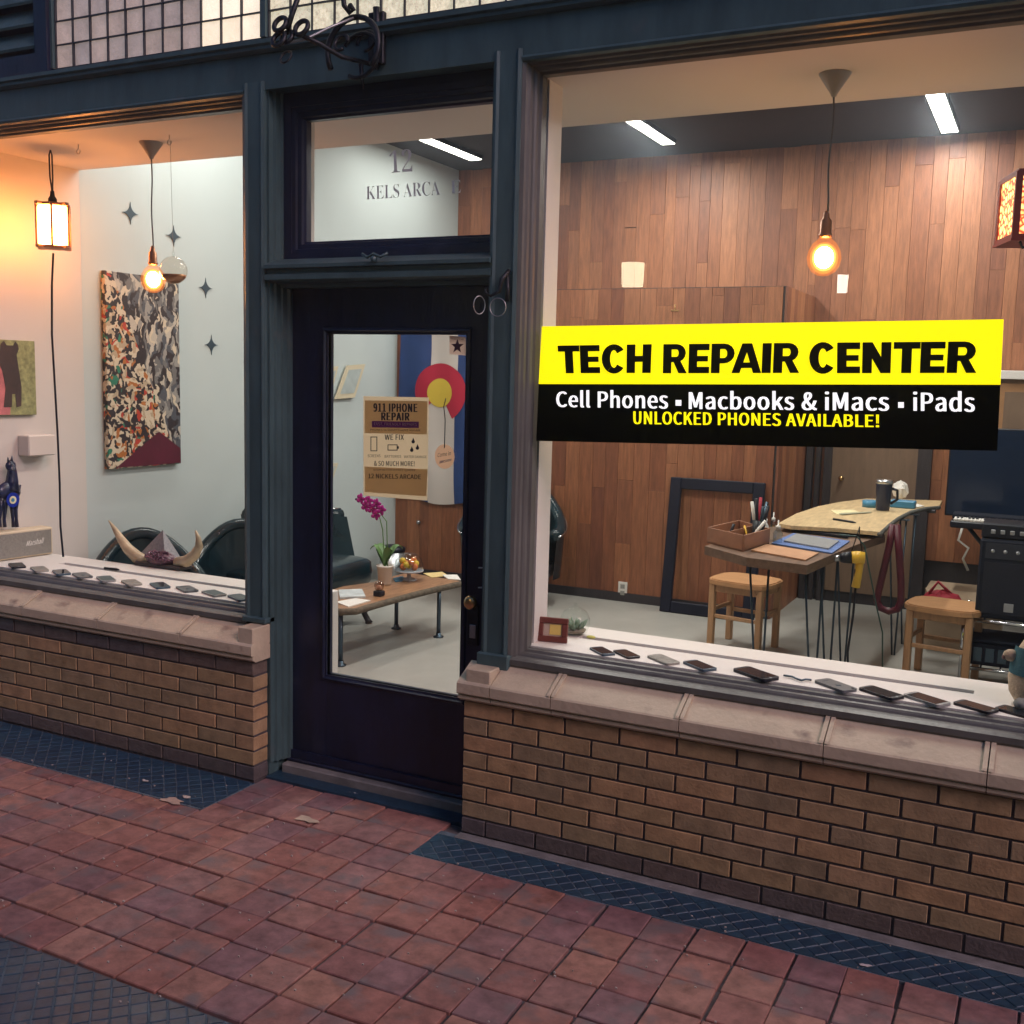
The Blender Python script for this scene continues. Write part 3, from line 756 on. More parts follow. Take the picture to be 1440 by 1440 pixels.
# ================================================================== shop shell
def shell():
    MB().box(XL - .1, XR, .07, YB + .2, -.2, ZF).build('shop_floor', CONC, kind='structure')
    w = MB(); w.box(XL - .2, XL, .03, YB + .2, ZF, ZC + .1); w.build('left_wall', WALLG, kind='structure')
    MB().box(XL, XL + .012, .03, 1.0 - .24, ZF, ZS).build('wall_return', mat('lantern warmed wall', (.60, .56, .53), .75, var=.03, vscale=3), bpy.data.objects['left_wall'])  # near stretch tinted warm: lantern light put into the wall colour
    MB().box(XR, XR + .2, .03, YB + .2, ZF, ZC + .1).build('right_wall', WALLG, kind='structure')
    MB().box(XL - .2, XR + .2, YB + .03, YB + .25, ZF, ZC + .1).build('back_wall', DARKWOOD, kind='structure')
    MB().box(XL - .2, XR + .2, YS, YB + .25, ZC, ZC + .1).build('ceiling', CEILD, kind='structure')
    s = MB(); s.box(XL - .2, XR + .2, .008, YS, ZS, ZS + .12); s.box(XL - .2, XR + .2, YS - .06, YS, ZS + .12, ZC + .1)
    s.build('soffit', CEILW, kind='structure')
    MB().box(-3.9, XL - .2, .02, .12, .6, 3.1).build('end_wall', WALLG, kind='structure')
    # room side of the front wall above and below the windows
    f = MB(); f.box(XL - .2, XR + .2, .05, .07, 3.0, ZC + .1); f.box(XL - .2, -1.03, .03, .09, ZF, .70); f.box(.1, XR + .2, .03, .09, ZF, .70)
    f.build('front_wall_lining', WALLG, kind='structure')
    # fixed white display ledges with a vent slot
    def ledge(name, x0, x1, s0, s1):
        p = structure(name); z = LEDGE; k = MB()
        k.box(x0, x1, .012, .23, z - .03, z); k.box(x0, x1, .275, .43, z - .03, z); k.box(x0, s0, .23, .275, z - .03, z); k.box(s1, x1, .23, .275, z - .03, z)
        k.build('ledge_board', WHITE, p)
        MB().box(s0, s1, .23, .275, z - .03, z - .012).build('vent_slot', mat('grey vent', (.35, .34, .34), .7), p)
        MB().box(x0, x1, .40, .43, ZF, z - .03).build('apron', WHITE, p)
    ledge('right_display_ledge', .15, XR, .30, 1.78); ledge('left_display_ledge', XL, -1.14, -2.7, -1.3)
    # white inner linings of the window posts
    MB().box(.09, .186, .05, .17, LEDGE, ZS).build('right_post_lining', WHITE, kind='structure')
    MB().box(-1.14, -1.04, .085, .25, ZF, ZS).build('left_post_lining', WHITE, kind='structure')


shell()


# ================================================================== plank clad walls
def planks(name, x0, x1, z0, z1, yf, pw=.118, lens=(.5, 1.5), face=MORTAR, ends=True, xstart=None):
    t = structure(name, ((x0 + x1) / 2, yf, z0))
    x = x0; cache = {}
    while x < x1 - .02:
        wd = min(random.choice((.09, .105, .118, .118, .13)), x1 - x); z = z0 - random.uniform(0, .5)
        while z < z1:
            ln = random.choice((.5, .9, 1.2, 1.6, 1.9)); a, b = max(z, z0), min(z + ln, z1); z += ln
            if b - a < .03: continue
            key = (round(wd, 3), round(b - a, 2))
            if key not in cache: cache[key] = MB().cbox(0, wd - .0012, 0, .018, 0, b - a - .0012, .001).mesh('plank', PLANK)
            inst('plank', cache[key], t, (x, yf + random.uniform(-.0015, .0015), a))
        x += wd
    return t


random.seed(11)
BXR = .19; BZ = 2.472; BY = 4.1
b = planks('plank_partition', XL, BXR, ZF, BZ, BY)
MB().box(XL, BXR - .001, BY + .012, YB, ZF, BZ - .004).build('partition_core', DARKWOOD, b)
MB().box(XL, BXR + .004, BY + .0, YB, BZ - .003, BZ + .002).build('partition_top', DARKWOOD, b)
_y = BY
while _y < YB - .05:
    MB().cbox(BXR - .002, BXR + .016, _y, min(_y + .117, YB), ZF, BZ, .001).build('plank', PLANK, b); _y += .118
MB().box(XL, BXR, BY - .012, BY, ZF, ZF + .07).build('skirting', DARKWOOD, b)
planks('upper_plank_wall', XL, BXR, BZ - .1, ZC, YB - .0)
planks('right_plank_wall', BXR, XR, ZF + .4, ZC, YB - .0)
MB().box(BXR, XR, YB - .03, YB, ZF, ZF + .09).build('skirting', DARKWOOD, kind='structure')


def back_door():
    t = thing('interior_door', 'flat brown interior door with dark frame in the plank wall behind the workbench', 'door', (.75, YB - .03, ZF))
    MB().box(.42, 1.06, YB - .05, YB - .012, ZF + .09, 2.08).build('door_leaf', WOODFLAT, t)
    for a, c in ((.22, .27), (.295, .33), (.36, .42), (1.06, 1.16)): MB().box(a, c, YB - .075, YB - .011, ZF + .0, 2.10).build('door_frame', DARKWOOD, t)
    MB().box(.22, 1.16, YB - .078, YB - .011, 2.10, 2.17).build('door_head', DARKWOOD, t)
    MB().ball((.50, YB - .08, 1.05), .022, 12).build('knob', BRASS, t)


back_door()


# ================================================================== lights
def fixture(x0, x1, y0, y1, label, e=34):
    t = thing('ceiling_light', label, 'ceiling light', ((x0 + x1) / 2, (y0 + y1) / 2, ZC), 'slim ceiling light strips')
    MB().cbox(x0 - .012, x1 + .012, y0, y1, ZC - .035, ZC - .001, .004).build('housing', BLACKM, t)
    MB().box(x0, x1, y0 + .02, y1 - .012, ZC - .041, ZC - .036).build('diffuser', PANEL, t)
    lamp('AREA', 'tube_light', ((x0 + x1) / 2, (y0 + y1) / 2, ZC - .05), e, (1, .95, .88), t, (x1 - x0, y1 - y0))


fixture(-.93, -.83, 3.3, 4.54, 'slim lit ceiling strip, middle one of three, seen just left of the right window pendant', 40)
fixture(1.08, 1.19, 3.3, 4.85, 'slim lit ceiling strip nearest the right edge, right of the pendant lamp', 40)
fixture(-2.66, -2.55, 3.3, 4.57, 'slim lit ceiling strip seen through the fanlight above the door', 8)
for x, w_ in ((-2.6, 'left'), (-.88, 'middle'), (1.13, 'right')):  # unseen strips added to light the front room and side wall
    fixture(x - .05, x + .05, 1.0, 2.2, 'unseen ceiling strip added behind the white soffit to light the front room, in line with the %s visible strip' % w_, 14 if w_ == 'left' else 30)


def amber(name, col, fac, st):
    m = bpy.data.materials.new(name); m.use_nodes = True; n = m.node_tree; n.nodes.remove(n.nodes['Principled BSDF'])
    t = n.nodes.new('ShaderNodeBsdfTransparent'); t.inputs[0].default_value = (1, .95, .85, 1); e = n.nodes.new('ShaderNodeEmission')
    e.inputs[0].default_value = (*col, 1); e.inputs[1].default_value = st; x = n.nodes.new('ShaderNodeMixShader'); x.inputs[0].default_value = fac
    n.links.new(t.outputs[0], x.inputs[1]); n.links.new(e.outputs[0], x.inputs[2]); n.links.new(x.outputs[0], n.nodes['Material Output'].inputs[0]); return m


AMBER = amber('glowing amber bulb glass', (1, .24, .05), .16, 1.5); AMBER2 = amber('inner amber glow', (1, .34, .07), .22, 2.2); AMBER3 = amber('innermost amber glow', (1, .50, .14), .4, 3.5)


def pendant(c, label, drop, e=7):
    t = thing('pendant_lamp', label, 'pendant lamp', (c[0], c[1], ZS), 'bare bulb pendants in the windows')
    x, y = c
    MB().lathe([(.0, -.082), (.010, -.078), (.012, -.07), (.056, -.004), (.056, 0)], (x, y, ZS), 24).build('canopy', mat('grey canopy', (.33, .33, .34), .4), t)
    zb = ZS - drop
    n = 8; MB().tube([(x + .004 * math.sin(i), y, ZS - .08 - (drop - .2) * i / n) for i in range(n + 1)], .0035, 6).build('cord', mat('grey braided cord', (.12, .12, .14), .8), t)
    s = MB().lathe([(.006, .125), (.010, .115), (.012, .10), (.020, .09), (.021, .045), (.024, .043), (.024, .035), (.018, .03)], (x, y, zb), 16).build('socket', mat('copper socket', (.35, .17, .10), .35, .8), t)
    b = MB().lathe([(.014, .045), (.020, .03), (.042, .01), (.056, -.015), (.061, -.042), (.056, -.068), (.042, -.09), (.02, -.103), (0.0, -.106)], (x, y, zb), 24)
    b.build('bulb', AMBER, t)
    MB().ball((x, y, zb - .04), .034, 20, (1, 1, 1.15)).build('glow', HOT, t)
    MB().ball((x, y, zb - .04), .042, 20, (1, 1, 1.15)).build('glow_shell', AMBER3, t)  # emissive shells added round the core to imitate its soft glow
    MB().ball((x, y, zb - .042), .050, 20, (1, 1, 1.12)).build('glow_shell', AMBER2, t)


pendant((1.163, .35), 'bare amber bulb pendant hanging in the right window above the sign', .60)
pendant((-2.106, .35), 'bare amber bulb pendant hanging in the left window before the painting', .62)


def left_lantern():
    c = at(75, 322, y=.3); x, y = c.x, c.y; zt, zb = 2.60, 2.385
    t = thing('hanging_lantern', 'glowing amber lantern with wooden end plates in the left window', 'lantern', (x, y, zb))
    W = mat('reddish lantern wood', (.30, .13, .07), .5, var=.2)
    for z in (zt, zb):
        m = MB(); r = .1
        m.cbox(x - .105, x + .105, y - .012, y + .012, z - .008, z + .008, .002); m.cbox(x - .012, x + .012, y - .105, y + .105, z - .0072, z + .0072, .002)
        m.lathe([(.078, -.007), (.085, -.006), (.085, .006), (.078, .007)], (x, y, z), 6)
        m.build('end_plate', W, t)
    for k in range(6):
        a = R_(60 * k + 15); MB().tube([(x + .088 * math.cos(a), y + .088 * math.sin(a), zb), (x + .088 * math.cos(a), y + .088 * math.sin(a), zt)], .006, 6).build('post', W, t)
    g = mat('glowing amber lantern glass', (.9, .6, .3), .4, emis=(1, .32, .07), estr=44)
    g2 = MB(); g2.lathe([(.072, zb + .01 - zb), (.078, .03), (.078, zt - zb - .03), (.072, zt - zb - .01)], (x, y, zb), 24, cap=False); g2.build('glass', g, t)
    MB().lathe([(.022, 0), (.022, .03), (.012, .045), (.01, .07)], (x, y, zt), 12).build('cap', BLACKM, t)
    m = MB(); m.tube([(x, y, zt + .06), (x - .014, y, zt + .14), (x - .016, y, zt + .25), (x - .006, y, ZS - .0), (x + .004, y, zt + .25), (x + .006, y, zt + .14), (x + .002, y, zt + .07)], .004, 6)
    m.build('hanging_cord', BLACKM, t)
    m = MB(); m.tube([Vector(at(*p, y=.3)) for p in ((75, 356), (73, 400), (73, 470), (77, 540), (81, 610), (84, 680), (85, 740), (89, 783))], .0055, 6); m.build('power_cord', BLACKM, t)


left_lantern()


def right_lantern():
    t = thing('stained_lantern', 'square mottled orange glass lantern hanging at the right edge of the right window', 'lantern', (1.86, .3, 2.25))
    W = mat('red lacquer', (.25, .03, .02), .4, emis=None)
    g = bpy.data.materials.new('mottled lit glass'); g.use_nodes = True; nt = g.node_tree; b = nt.nodes['Principled BSDF']
    v = nt.nodes.new('ShaderNodeTexVoronoi'); v.inputs['Scale'].default_value = 42; tc = nt.nodes.new('ShaderNodeTexCoord'); nt.links.new(tc.outputs['Object'], v.inputs['Vector'])
    v.feature = 'DISTANCE_TO_EDGE'
    r = nt.nodes.new('ShaderNodeValToRGB'); r.color_ramp.elements[0].color = (.30, .03, .01, 1); r.color_ramp.elements[1].color = (1, .62, .18, 1); r.color_ramp.elements[0].position = .05; r.color_ramp.elements[1].position = .3
    nt.links.new(v.outputs['Distance'], r.inputs[0]); nt.links.new(r.outputs[0], b.inputs['Emission Color']); b.inputs['Emission Strength'].default_value = 3.0
    nt.links.new(r.outputs[0], b.inputs['Base Color'])
    cx, cy, h = 1.848, .30, .21; z0 = 2.262; M = Matrix.Translation((cx, cy, z0)) @ Matrix.Rotation(R_(18), 4, 'Z')
    s = .092
    for k in range(4):
        K = M @ Matrix.Rotation(R_(90 * k), 4, 'Z')
        MB().box(-s + .014, s - .014, -s - .001, -s + .003, .014, h - .014, K).build('glass_panel', g, t)
        f = MB(); f.box(-s, s, -s - .006, -s + .006, 0, .014, K); f.box(-s, s, -s - .006, -s + .006, h - .014, h, K); f.box(-s - .0065, -s + .014, -s - .0065, -s + .0055, .0, h, K); f.build('frame', W, t)
    MB().box(-s, s, -s, s, h, h + .008, M).build('top_plate', W, t)
    MB().box(-s - .01, s + .01, -s - .01, s + .01, -.008, -.0, M).build('bottom_plate', W, t)
    MB().tube([M @ Vector((-s + .02, -s, -.01)), M @ Vector((-s + .03, -s, -.03)), M @ Vector((-s + .06, -s, -.02))], .005, 6).build('hook', IRON, t)
    MB().tube([M @ Vector((0, 0, h)), M @ Vector((0, 0, ZS - z0))], .005, 6).build('cord', BLACKM, t)


right_lantern()


def globe():
    c = at(244, 380, y=.35)
    t = thing('glass_bauble', 'clear glass bauble with a copper base hanging on a thread beside the left pendant', 'ornament', c)
    MB().ball(c, .068, 24).build('globe', glassmat('smoky glass', (.93, .90, .86), 1.0), t)
    MB().lathe([(0, -.066), (.03, -.060), (.056, -.038), (.063, -.022), (.050, -.022), (.0, -.03)], c, 20).build('copper_base', mat('copper leaf', (.45, .22, .12), .35, .6), t)
    MB().tube([c + Vector((0, 0, .066)), c + Vector((0, 0, .09))], .007, 8).build('neck', CLEAR, t)
    MB().tube([c + Vector((0, 0, .09)), Vector((c.x - .01, c.y, ZS))], .0012, 4).build('thread', PALEIRON, t)
    for (u, v, lab) in ((110, 203, 'small empty ceiling hook above the lantern in the left window'), (238, 190, 'small ceiling hook holding the bauble thread in the left window')):
        h = at(u, v, z=ZS)
        o = MB(); o.tube([h, h + Vector((0, 0, -.02))] + [p for p in arc(h + Vector((0, 0, -.034)), .012, 90, 400, 10)], .002, 5)
        tag(o.build('ceiling_hook', PALEIRON), lab, 'hook')


globe()


# ================================================================== things on the side wall
def painting():
    m = bpy.data.materials.new('collage paint'); m.use_nodes = True; nt = m.node_tree; L = nt.links; b = nt.nodes['Principled BSDF']; b.inputs['Roughness'].default_value = .45
    tc = nt.nodes.new('ShaderNodeTexCoord')
    n = nt.nodes.new('ShaderNodeTexNoise'); n.inputs['Scale'].default_value = 9; n.inputs['Detail'].default_value = 3
    L.new(tc.outputs['Object'], n.inputs['Vector'])
    sc = nt.nodes.new('ShaderNodeVectorMath'); sc.operation = 'SCALE'; sc.inputs['Scale'].default_value = .16; L.new(n.outputs['Color'], sc.inputs[0])
    ad = nt.nodes.new('ShaderNodeVectorMath'); L.new(tc.outputs['Object'], ad.inputs[0]); L.new(sc.outputs[0], ad.inputs[1])
    def vor(scale, stretch, stops):
        mp = nt.nodes.new('ShaderNodeMapping'); mp.inputs['Scale'].default_value = stretch; L.new(ad.outputs[0], mp.inputs[0])
        v = nt.nodes.new('ShaderNodeTexVoronoi'); v.inputs['Scale'].default_value = scale; L.new(mp.outputs[0], v.inputs['Vector'])
        sp = nt.nodes.new('ShaderNodeSeparateColor'); L.new(v.outputs['Color'], sp.inputs[0])
        r = nt.nodes.new('ShaderNodeValToRGB'); r.color_ramp.interpolation = 'CONSTANT'; e = r.color_ramp.elements
        while len(e) < len(stops): e.new(.5)
        for i, (p, c) in enumerate(stops): e[i].position = p; e[i].color = (*c, 1)
        L.new(sp.outputs[0], r.inputs[0]); return r.outputs[0]
    K, W, G = (.03, .025, .03), (.62, .53, .40), (.30, .29, .27)
    a = vor(38, (1, 1, 1), [(0, K), (.3, W), (.55, (.45, .36, .25)), (.66, K), (.74, (.42, .15, .04)), (.82, (.45, .05, .03)), (.87, W), (.95, (.03, .20, .13))])
    c = vor(24, (1, 1.9, .55), [(0, K), (.32, G), (.5, (.16, .16, .16)), (.66, (.5, .45, .38)), (.8, (.08, .09, .11)), (.93, W)])
    se = nt.nodes.new('ShaderNodeSeparateXYZ'); L.new(tc.outputs['Object'], se.inputs[0])
    mm = nt.nodes.new('ShaderNodeMath'); mm.operation = 'MULTIPLY_ADD'; mm.inputs[1].default_value = .45; L.new(se.outputs['Z'], mm.inputs[0]); L.new(se.outputs['Y'], mm.inputs[2])
    gt = nt.nodes.new('ShaderNodeMath'); gt.operation = 'GREATER_THAN'; gt.inputs[1].default_value = .28; L.new(mm.outputs[0], gt.inputs[0])
    mx = nt.nodes.new('ShaderNodeMix'); mx.data_type = 'RGBA'; L.new(gt.outputs[0], mx.inputs[0]); L.new(a, mx.inputs[6]); L.new(c, mx.inputs[7]); L.new(mx.outputs[2], b.inputs['Base Color'])
    t = thing('collage_painting', 'tall abstract collage painting with a maroon lower corner on the grey side wall', 'painting', (XL, 1.2, 1.17))
    MB().cbox(XL + .002, XL + .038, .905, 1.50, 1.172, 2.336, .003).build('canvas', m, t)
    MB().prism([(XL + .0385, .96, 1.178), (XL + .0385, 1.495, 1.178), (XL + .0385, 1.495, 1.27), (XL + .0385, 1.31, 1.385)], (.0012, 0, 0)).build('maroon_field', mat('maroon paint', (.09, .008, .025), .5, var=.2), t)


painting()
STAR = mat('dark slate star', (.03, .06, .085), .4)
for k, (u, v, lab) in enumerate(((183, 300, 'four pointed dark star on the wall, highest and nearest the lantern'), (244, 332, 'four pointed dark star on the wall directly above the glass bauble'), (289, 405, 'four pointed dark star on the wall right of the amber bulb'), (297, 485, 'four pointed dark star on the wall, lowest of those fully seen'), (351, 509, 'four pointed dark star half hidden behind the window post'))):
    p = at(u, v, x=XL + .002); pts = []
    for i in range(4):
        a0 = R_(90 * i); r1 = .062 if i % 2 else .062
        for q in range(5):
            f = q / 5; a = R_(90 * f); rr = .062 * (1 - f) + 0; 
            # concave side between two tips
            x1 = (1 - f) ** 1.9 * .066; x2 = f ** 1.9 * .066
            ca, sa = math.cos(a0), math.sin(a0)
            pts.append(p + Vector((0, ca * x1 - sa * x2, sa * x1 + ca * x2)))
    tag(MB().prism(pts, (.004, 0, 0)).build('wall_star', STAR), lab, 'wall star', 'dark stars on the side wall')


def bear():
    t = thing('bear_picture', 'unframed picture of a dark bear on pink and green, cut by the left edge', 'picture', (XL, .2, 1.5))
    x = XL + .012
    MB().cbox(x, x + .025, -.02 + .05, .41, 1.507, 1.907, .002).build('canvas', mat('mossy green paint', (.26, .27, .12), .7, var=.5, vscale=30), t)
    MB().prism([(x + .0255, .05, 1.51), (x + .0255, .24, 1.51), (x + .0255, .25, 1.70), (x + .0255, .20, 1.83), (x + .0255, .05, 1.80)], (.001, 0, 0)).build('pink_field', mat('pink paint', (.50, .16, .17), .7, var=.3, vscale=20), t)
    pts = [(.20, 1.55), (.215, 1.65), (.20, 1.74), (.17, 1.80), (.185, 1.83), (.195, 1.885), (.215, 1.90), (.23, 1.878), (.27, 1.878), (.285, 1.90), (.30, 1.885), (.305, 1.86), (.29, 1.83), (.30, 1.76), (.315, 1.66), (.31, 1.555), (.28, 1.55), (.275, 1.62), (.255, 1.62), (.25, 1.55)]
    MB().prism([(x + .027, a, b) for a, b in pts], (.001, 0, 0)).build('bear_figure', mat('bear brown', (.05, .03, .028), .7, var=.4), t)
    o = MB().cbox(XL + .012, XL + .10, .30, .475, 1.285, 1.398, .006); tag(o.build('wall_box', mat('pinkish white box', (.62, .56, .52), .6)), 'small blank white box mounted on the wall under the bear picture', 'wall box')


bear()
FR = mat('pale cream border', (.62, .55, .40), .5); PIC = mat('pale grey inset', (.40, .46, .46), .6, var=.15, vscale=12)  # pale slanted panels with a greyer inset
for k, (c, lab) in enumerate((([(487, 514), (512, 512), (497, 559), (470, 561)], 'pale slanted panel seen through the door glass, right one of the upper pair'), ([(455, 517), (474, 515), (463, 556), (447, 560)], 'pale slanted panel cut off by the door stile, left one of the upper pair'), ([(452, 652), (474, 651), (463, 682), (447, 684)], 'pale slanted panel low behind the door glass above the leather chair'))):
    P = [at(*q, x=XL + .02) for q in c]; ctr = sum(P, Vector()) / 4
    t = thing('slanted_panel', lab, 'picture', ctr, 'slanted panels on the side wall')
    MB().prism(P, (.014, 0, 0)).build('frame', FR, t)
    MB().prism([ctr + (p - ctr) * .72 + Vector((.0145, 0, 0)) for p in P], (.002, 0, 0)).build('print', PIC, t)


# ================================================================== flag
def flag():
    t = thing('state_flag', 'blue and white flag with a red C and yellow disc hung on the plank partition', 'flag', (-2.6, BY - .03, .72))
    def yw(x, z): return BY - .035 - .008 * math.sin(x * 21 + z * 2.2) - .006 * math.sin(z * 9 + x * 5)
    def strip(x0, x1, name, m, off, wob=True):
        def fn(u, v):
            z = .715 + (2.25 - .715) * v; xx0 = x0 + .012 * math.sin(z * 4); xx1 = x1 + .012 * math.sin(z * 4)
            if not wob: xx0 = x0
            x = xx0 + (xx1 - xx0) * u; return Vector((x, yw(x, z) - off, z - .02 * math.sin(x * 9) * (1 - v)))
        b = MB(); b.grid(fn, 10, 30); n = len(b.v); vs = [v + Vector((0, .003, 0)) for v in b.v]; b.add(vs, [tuple(reversed([i for i in f])) for f in b.f], True)
        b.build(name, m, t)
    strip(-3.04, -2.735, 'blue_stripe', BLUE, 0); strip(-2.735, -2.475, 'white_stripe', mat('flag white', (.58, .53, .50), .8), .0005); strip(-2.475, -2.18, 'blue_stripe', BLUE, 0)
    c = (-2.625, 1.635)
    def sector(r0, r1, a0, a1, name, m, off):
        def fn(u, v):
            a = R_(a0 + (a1 - a0) * u); r = r0 + (r1 - r0) * v; x = c[0] + r * math.cos(a); z = c[1] + r * math.sin(a); return Vector((x, yw(x, z) - off, z))
        b = MB(); b.grid(fn, 36, 4); b.build(name, m, t)
    sector(.118, .245, -60, 225, 'red_letter_c', mat('flag crimson', (.42, .01, .04), .8), .006)
    sector(.0, .120, 0, 360, 'yellow_disc', mat('flag yellow', (.62, .45, .05), .8), .008)


flag()


# ================================================================== leather seats along the side wall
def armchair(loc, rz, label, sc=1.0):
    t = thing('leather_armchair', label, 'armchair', (0, 0, 0), 'black leather chairs along the side wall')
    # tub back: a curved shell with a rolled, dipping top edge; faces +x
    def shell(off):
        def fn(u, v):
            a = R_(62 + 236 * u); top = .50 + .36 * math.exp(-((u - .5) / .27) ** 2) ; z = .20 + (top - .20) * v
            r = (.36 + off) * (1 + .07 * v) ; return Vector((r * .95 * math.cos(a), r * math.sin(a), z))
        return fn
    b = MB(); b.grid(shell(0), 30, 8); b.grid(shell(-.07), 30, 8); b.build('back', LEATHER, t)
    top = [(shell(0)(i / 30, 1) + shell(-.07)(i / 30, 1)) / 2 for i in range(31)]
    MB().tube(top, .048, 10).build('rolled_edge', LEATHER, t)
    MB().tube([shell(.012)(i / 30, .97) + Vector((0, 0, .012)) for i in range(31)], .007, 6).build('trim', CHROME, t)
    s = MB(); s.lathe([(.0, .30), (.26, .30), (.30, .34), (.30, .42), (.27, .46), (.15, .475), (0, .478)], (.04, 0, 0), 24, 1.12, 1); s.build('seat', LEATHER, t)
    MB().lathe([(.28, .20), (.31, .22), (.31, .29), (.28, .30)], (.04, 0, 0), 24, 1.1, 1).build('apron', DARKWOOD, t)
    for sx, sy in ((.26, .22), (.26, -.22), (-.2, .22), (-.2, -.22)):
        MB().tube([(sx, sy, .22), (sx * 1.08, sy * 1.08, .13), (sx * 1.0, sy, .06), (sx * 1.1, sy * 1.1, .0)], [.032, .026, .014, .02], 8).build('leg', DARKWOOD, t)
    t.location = loc; t.rotation_euler = (0, 0, rz); t.scale = (sc, sc, sc)
    return t


armchair((-2.60, .78, ZF), R_(-35), 'black leather tub chair behind the bull horns in the left window', .87)
armchair((-2.50, 1.44, ZF), R_(-50), 'taller black leather tub chair beside the window post, right of the bull horns', .86)


def sofa():
    t = thing('leather_chaise', 'black leather chaise with carved legs behind the coffee table, seen through the door', 'chaise', (-2.6, 2.4, ZF))
    def bk(off):
        def fn(u, v):
            y = 1.97 + .96 * u; top = .80 - .06 * math.sin(u * math.pi) - .10 * u ** 3; z = .30 + (top - .30) * v
            return Vector((-2.96 + off + .10 * (1 - v) + (.42 * max(0, u - .72) ** 1.3), y, z))
        return fn
    b = MB(); b.grid(bk(0), 20, 6); b.grid(bk(.12), 20, 6); b.build('back', LEATHER, t)
    MB().tube([(bk(0)(i / 20, 1) + bk(.12)(i / 20, 1)) / 2 for i in range(21)], .055, 10).build('rolled_edge', LEATHER, t)
    MB().tube([bk(.0)(i / 20, 1) + Vector((.06, 0, .052)) for i in range(21)], .010, 6).build('trim', CHROME, t)
    a = MB(); a.grid(lambda u, v: Vector((-2.86 + .26 * u, 2.30 + .22 * v, .48 + .24 * (1 - u) ** .6 * (1 - abs(2 * v - 1) ** 3))), 12, 8); a.build('arm', LEATHER, t)
    c = MB(); c.rbox((-2.54, 2.03, .41), (.37, .49, .105)); c.build('seat', LEATHER, t)
    MB().rbox((-2.80, 2.28, .60), (.13, .36, .19), .5).build('back_cushion', LEATHER, t)
    MB().cbox(-2.88, -2.2, 1.58, 2.46, .25, .32, .02).build('apron', DARKWOOD, t)
    for x in (-2.22, -2.82):
        for y in (1.65, 2.40):
            MB().tube([(x, y, .27), (x + .02, y, .2), (x - .012, y, .12), (x + .02, y, .07), (x + .03, y, ZF)], [.045, .038, .022, .02, .03], 8).build('leg', DARKWOOD, t)


sofa()
c = at(772, 790, y=3.7)
armchair((-1.70, 3.62, ZF), R_(-70), 'black leather chair mostly hidden behind the white window lining, sliver beside the planks', 1.06)


